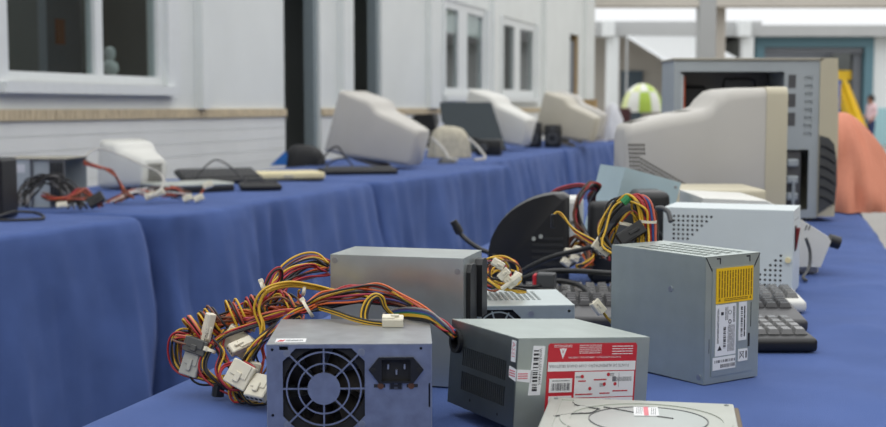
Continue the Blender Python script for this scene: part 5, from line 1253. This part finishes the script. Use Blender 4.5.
for i in range(5):
    R3 = random.Random(560 + i); g = lambda q: R3.uniform(-q, q)
    wire(t, [tz(84, 160 + i, 3.86), tz(98, 166 + g(2), 3.9), tz(112, 172 + g(2), 3.95), tz(119, 182 + g(2), 4.0), tz(124, 192 + g(3), 4.0), tz(134, 198, 3.95)], ['brown', 'salmon', 'brown', 'orange', 'red'][i], 0.003)
cord('black cable lying in a loop at the foot of the black box', [tz(-4, 217, 3.42), tz(14, 212, 3.5), tz(36, 213, 3.52), tz(44, 219, 3.45), tz(30, 222, 3.4), tz(5, 221, 3.38), tz(-8, 220, 3.38)], 0.004)
cord('pale cable arching from the grey case over the white monitor', [tz(82, 205, 4.15), tz(80, 178, 4.2), tz(86, 156, 4.25), tz(100, 149, 4.3), tz(120, 155, 4.3), tz(142, 165, 4.25), tz(158, 172, 4.2), tz(164, 182, 4.1), tz(158, 192, 4.0), tz(148, 197, 3.95)], 0.0032, 'pale_cable', M['crt'])
t = thing('wire_harness', 'tangle of orange and white leads in front of the small white monitor', 'wires', at(140, 200))
for i in range(18):
    R3 = random.Random(600 + i); g = lambda q: R3.uniform(-q, q)
    wire(t, [tz(112 + g(10), 203 + g(3), 4.0), tz(130 + g(6), 193 + g(4), 4.05), tz(148 + g(8), 192 + g(4), 4.07), tz(166 + g(10), 192 + g(5), 4.08), tz(180 + g(12), 196 + g(4), 4.1)], ['brown', 'salmon', 'white', 'brown', 'white', 'black'][i % 6], 0.0022)
for i in range(3): wire(t, [tz(170, 186, 4.15), tz(180, 188 + i, 4.15), tz(186, 194 + i, 4.1), tz(195, 199, 4.05), tz(206, 185 + i, 4.05)], ['brown', 'red', 'orange'][i], 0.003)
for x, y in ((150, 196), (160, 193), (188, 198), (199, 198), (208, 185)): connector(t, tz(x, y, 4.03, 0.01), (1, 0, 0.4), (0, -1, 0.3), 0.03, 0.02, 0.014, pins=2)
# small white monitor seen from behind
p = at(106, 186); m_ = tube_monitor('tube_monitor', 'small white monitor with its vented back towards us, under the large window', p, (0, 0, 0), 0.20, 0.175, 0.2, M['crt_w'], M['crt_w'], vents=False, stand=False, zlift=0.0)
m_.rotation_euler = (0, rad(6), rad(-40)); m_.location = Vector((-1.215, 4.82, TABLE)); drop(m_)
for i in range(7): obj('vent_slot', box(0.197, 0.2025, -0.03, 0.03, 0.045 + i * 0.010, 0.050 + i * 0.010), M['vent'], m_)
# keyboards and laptop along the edge
def flat_keyboard(label, p, yaw, w, d, body, keym, h=0.02, tilt=5.0):
    return keyboard(label, p, yaw, w, d, body, keym, 18, 5, 0.02, rim=0.01, h=h, tilt=tilt)
flat_keyboard('black keyboard tilted behind the thin silver slab', at(170, 187) + Vector((0.03, 0.12, 0)), rad(28), 0.33, 0.15, M['black'], M['keyd'], tilt=14.0)
p = at(178, 192); t = thing('laptop', 'closed black laptop with a silver front edge, next to the orange and white leads', 'laptop', p, (0, 0, rad(36)))
obj('laptop_base', box(0, 0.28, 0, 0.2, 0, 0.02, 0.004, 2), M['black'], t); obj('laptop_lid', box(0, 0.28, 0.002, 0.2, 0.0205, 0.032, 0.004, 2), M['alu'], t); obj('latch', box(0.15, 0.18, -0.002, 0.002, 0.015, 0.024), M['dgrey'], t)
t.location = (-0.98, 4.46, TABLE)
flat_keyboard('short black keypad lying in front of the cream slim case', at(241, 191), rad(16), 0.15, 0.09, M['black'], M['keyd'])
p = at(250, 181.5); t = thing('slim_case', 'cream slim case lying flat in front of the black bag', 'case', p, (0, 0, rad(18)))
obj('case_shell', box(0, 0.315, 0, 0.2, 0.006, 0.034, 0.008, 3), M['cream'], t); obj('case_base', box(0.006, 0.31, 0.004, 0.196, 0, 0.010, 0.003), M['dgrey'], t); obj('clasp', box(0.14, 0.18, -0.003, 0.003, 0.014, 0.026, 0.002), M['crt_b'], t)
p = at(302, 168); o = heap('black_bag', 'black soft bag slumped behind the cream slim case', 'bag', p.x - 0.02, p.y + 0.35, 0.10, 0.08, 0.105, M['blackm'], 8.2, 3.0, 0.1, 0.08)
p = at(279, 168); t = thing('blue_folder', 'small blue folder leaning beside the black bag', 'folder', p + Vector((-0.03, 0.28, 0)), (0, 0, rad(15)))
bm = bmesh.new(); prism(bm, [(-0.05, 0), (0.045, 0), (0.04, 0.05), (0.03, 0.075)], FRONT(0), 0, 0.012); obj('folder_cover', bm, mat('blue_card', (40, 110, 190), 0.6), t)
bm = bmesh.new(); prism(bm, [(-0.03, 0.001), (0.04, 0.001), (0.035, 0.045)], FRONT(0.012), 0, 0.006); obj('folder_paper', bm, M['white'], t)
cord('thin black cable looping over the keyboards by the laptop', [tz(196, 178, 4.75), tz(206, 166, 4.8), tz(216, 160, 4.85), tz(228, 165, 4.9), tz(238, 174, 4.9), tz(246, 181, 4.8)], 0.003)
# large beige monitor tipped back
p = at(338, 160); m_ = tube_monitor('tube_monitor', 'large beige tube monitor tipped back, beside the black bag', p, (0, rad(16), rad(-18)), 0.36, 0.305, 0.41, M['crt'], M['crt'], vents=False, stand=True, zlift=0.01)
m_.location = (-0.525, 6.45, TABLE); drop(m_)
cord('black cable coiled in front of the large beige monitor', [tz(318, 165, 6.15), tz(330, 150, 6.2), tz(338, 147, 6.2), tz(344, 156, 6.2), tz(352, 166, 6.15), tz(340, 170, 6.05), tz(326, 168, 6.05), tz(334, 160, 6.15), tz(348, 158, 6.15)], 0.0045)
flat_keyboard('black keyboard lying before the large beige monitor', at(326, 175), rad(14), 0.33, 0.1, M['black'], M['keyd'])
t = thing('adapter', 'black power adapter near the cream slim case', 'adapter', at(318, 173), (0, 0, rad(10))); obj('adapter_body', box(0, 0.1, 0, 0.05, 0, 0.022, 0.005, 2), M['black'], t); obj('adapter_cord', (lambda b: (tube(b, spline([Vector((0.1, 0.025, 0.01)), Vector((0.14, 0.03, 0.008)), Vector((0.16, 0.08, 0.008))], 6), 0.003, 7), b)[1])(bmesh.new()), M['black'], t, True)
t = thing('mouse', 'dark mouse on the cloth right of the large beige monitor', 'mouse', at(447, 163.3), (0, 0, rad(20))); bm = bmesh.new(); bmesh.ops.create_uvsphere(bm, u_segments=14, v_segments=8, radius=1)
bmesh.ops.scale(bm, vec=(0.055, 0.03, 0.03), verts=bm.verts)
for v in bm.verts: v.co.z = max(0, v.co.z)
obj('mouse_shell', bm, M['dgrey'], t, True); obj('scroll_wheel', box(-0.045, -0.03, -0.003, 0.003, 0.018, 0.024), M['black'], t)
# black printer box and the sack
p = at(404, 152); t = thing('black_printer', 'black slanted box behind the large beige monitor', 'printer', p + Vector((-0.03, 0.9, 0)), (0, 0, rad(-10)))
bm = bmesh.new(); prism(bm, [(0, 0), (0.24, 0), (0.245, 0.10), (0.225, 0.255), (0.08, 0.245), (0.0, 0.16)], FRONT(0), 0, 0.2); bmesh.ops.bevel(bm, geom=bm.edges[:], offset=0.008, segments=2, affect='EDGES'); obj('printer_body', bm, M['black'], t, True, 40)
obj('paper_tray', box(0.03, 0.21, -0.05, 0.001, 0.04, 0.055, 0.004), M['dgrey'], t)
p = at(452, 158); o = heap('beige_sack', 'beige lumpy sack in front of the dark flat panel', 'bag', p.x - 0.01, p.y + 0.12, 0.125, 0.1, 0.185, M['sack'], 5.5, 3.2, 0.05, 0.16)
for i, (x, c_) in enumerate(((436, 'white'), (472, 'white'))):
    cord(('pale cable trailing down left of the beige sack', 'pale cable curling right of the beige sack')[i], [tz(x - 4, 138, 7.3), tz(x + 3, 144, 7.25), tz(x + 9, 151, 7.2), tz(x + 13, 158, 7.15), tz(x + 22 - 20 * i, 160, 7.1)], 0.007, 'pale_cable', M['crt'])
t = thing('black_camera_box', 'small black box between the beige sack and the dark flat panel', 'box', at(476, 156) + Vector((0, 0.1, 0)), (0, 0, rad(-12))); obj('box_body', box(0, 0.16, 0, 0.08, 0, 0.1, 0.01, 2), M['black'], t, True, 40); bm = bmesh.new(); cyl(bm, (0.05, 0, 0.05), (0, -1, 0), 0.03, 0.02, 18); obj('lens', bm, M['dgrey'], t, True, 40)
# white card triangle
t = thing('white_card', 'white triangular card standing left of the dark flat panel', 'card', at(432, 156) + Vector((0, 0.55, 0)), (0, 0, 0)); bm = bmesh.new(); prism(bm, [(-0.03, 0), (0.09, 0), (0.07, 0.20), (0.045, 0.21)], FRONT(0), 0, 0.008); obj('card_face', bm, M['white'], t); bm = bmesh.new(); prism(bm, [(0.0, 0), (0.05, 0), (0.05, 0.15)], FRONT(0.008), 0, 0.05); obj('card_strut', bm, M['white'], t)
# dark flat panel leaning back
p = at(446, 153); t = thing('flat_monitor', 'dark flat panel monitor with its back to us, behind the beige sack', 'monitor', (p.x + 0.0, p.y + 0.12, TABLE), (0, 0, rad(-4)))
bm = bmesh.new(); prism(bm, [(-0.015, 0.02), (0.405, 0.02), (0.30, 0.335), (-0.05, 0.335)], lambda u, v, d: Vector((u, d + v * 0.28, v)), 0, 0.03); bmesh.ops.bevel(bm, geom=bm.edges[:], offset=0.006, segments=2, affect='EDGES'); obj('back_shell', bm, M['lid'], t, True, 40)
bm = bmesh.new(); prism(bm, [(0.01, 0.05), (0.37, 0.05), (0.285, 0.315), (-0.025, 0.315)], lambda u, v, d: Vector((u, d + v * 0.28, v)), 0.03, 0.033); obj('screen', bm, M['screen'], t)
obj('stand_foot', box(0.08, 0.3, -0.02, 0.16, 0, 0.014, 0.005), M['black'], t); obj('stand_neck', box(0.15, 0.22, 0.02, 0.06, 0.012, 0.10, 0.005), M['black'], t)
# white monitor behind it, more along the row
p = at(480, 150); m_ = tube_monitor('tube_monitor', 'white tube monitor behind the dark flat panel', (p.x - 0.09, 9.15, TABLE), (0, rad(16), rad(-24)), 0.36, 0.325, 0.44, M['crt_w'], M['crt_w'], vents=False, stand=True); drop(m_)
p = at(527, 147)
for i, (x, lb) in enumerate(((524, 'black speaker nearer the white monitor, first of a pair'), (544, 'black speaker nearer the beige monitors, second of a pair'))):
    p = at(x, 147.5); t = thing('speaker', lb, 'speaker', p, (0, 0, rad(-10)), 'pair of black speakers on the row of tables')
    obj('speaker_body', box(0, 0.125, 0, 0.12, 0, 0.19 - 0.02 * i, 0.012, 2), M['black'], t, True, 40); bm = bmesh.new(); ring(bm, FRONT(0), 0.062, 0.07, 0.025, 0.045, 20, -0.004, 0.001); obj('speaker_ring', bm, M['dgrey'], t); bm = bmesh.new(); cyl(bm, (0.062, 0, 0.14), (0, -1, 0), 0.014, 0.004, 14); obj('tweeter', bm, M['dgrey'], t)
p = at(541, 146); m_ = tube_monitor('tube_monitor', 'beige tube monitor tipped back beside the two black speakers', (p.x - 0.01, 10.0, TABLE), (0, rad(15), rad(-20)), 0.35, 0.325, 0.42, M['crt_g'], M['crt_g'], vents=False, stand=True); drop(m_)
p = at(557, 145); m_ = tube_monitor('tube_monitor', 'beige tube monitor in front of the brown carton, farther along the row', (p.x + 0.0, 10.9, TABLE), (0, rad(14), rad(-14)), 0.34, 0.345, 0.42, M['crt'], M['crt'], vents=False, stand=True); drop(m_)
p = at(577, 144); t = thing('carton', 'brown cardboard carton behind the last beige monitor of the row', 'box', (1.265, 11.85, TABLE), (0, 0, rad(-12)))
obj('carton_body', box(-0.02, 0.14, 0, 0.2, 0, 0.37, 0.003), M['cardboard'], t)
for s in (-0.001, 0.101): obj('carton_flap', box(-0.02, 0.14, 0.0 + s, 0.099 + s, 0.37, 0.373), M['cardboard'], t)
obj('tape', box(0.04, 0.08, -0.001, 0.2, 0.3725, 0.374), M['crt_b'], t)
p = at(607, 140); heap('white_bag', 'pale plastic bag slumped on the end of the row, beside the carton', 'bag', 1.575, 11.95, 0.125, 0.11, 0.34, M['bag'], 9.4, 1.7, -0.0, 0.10)
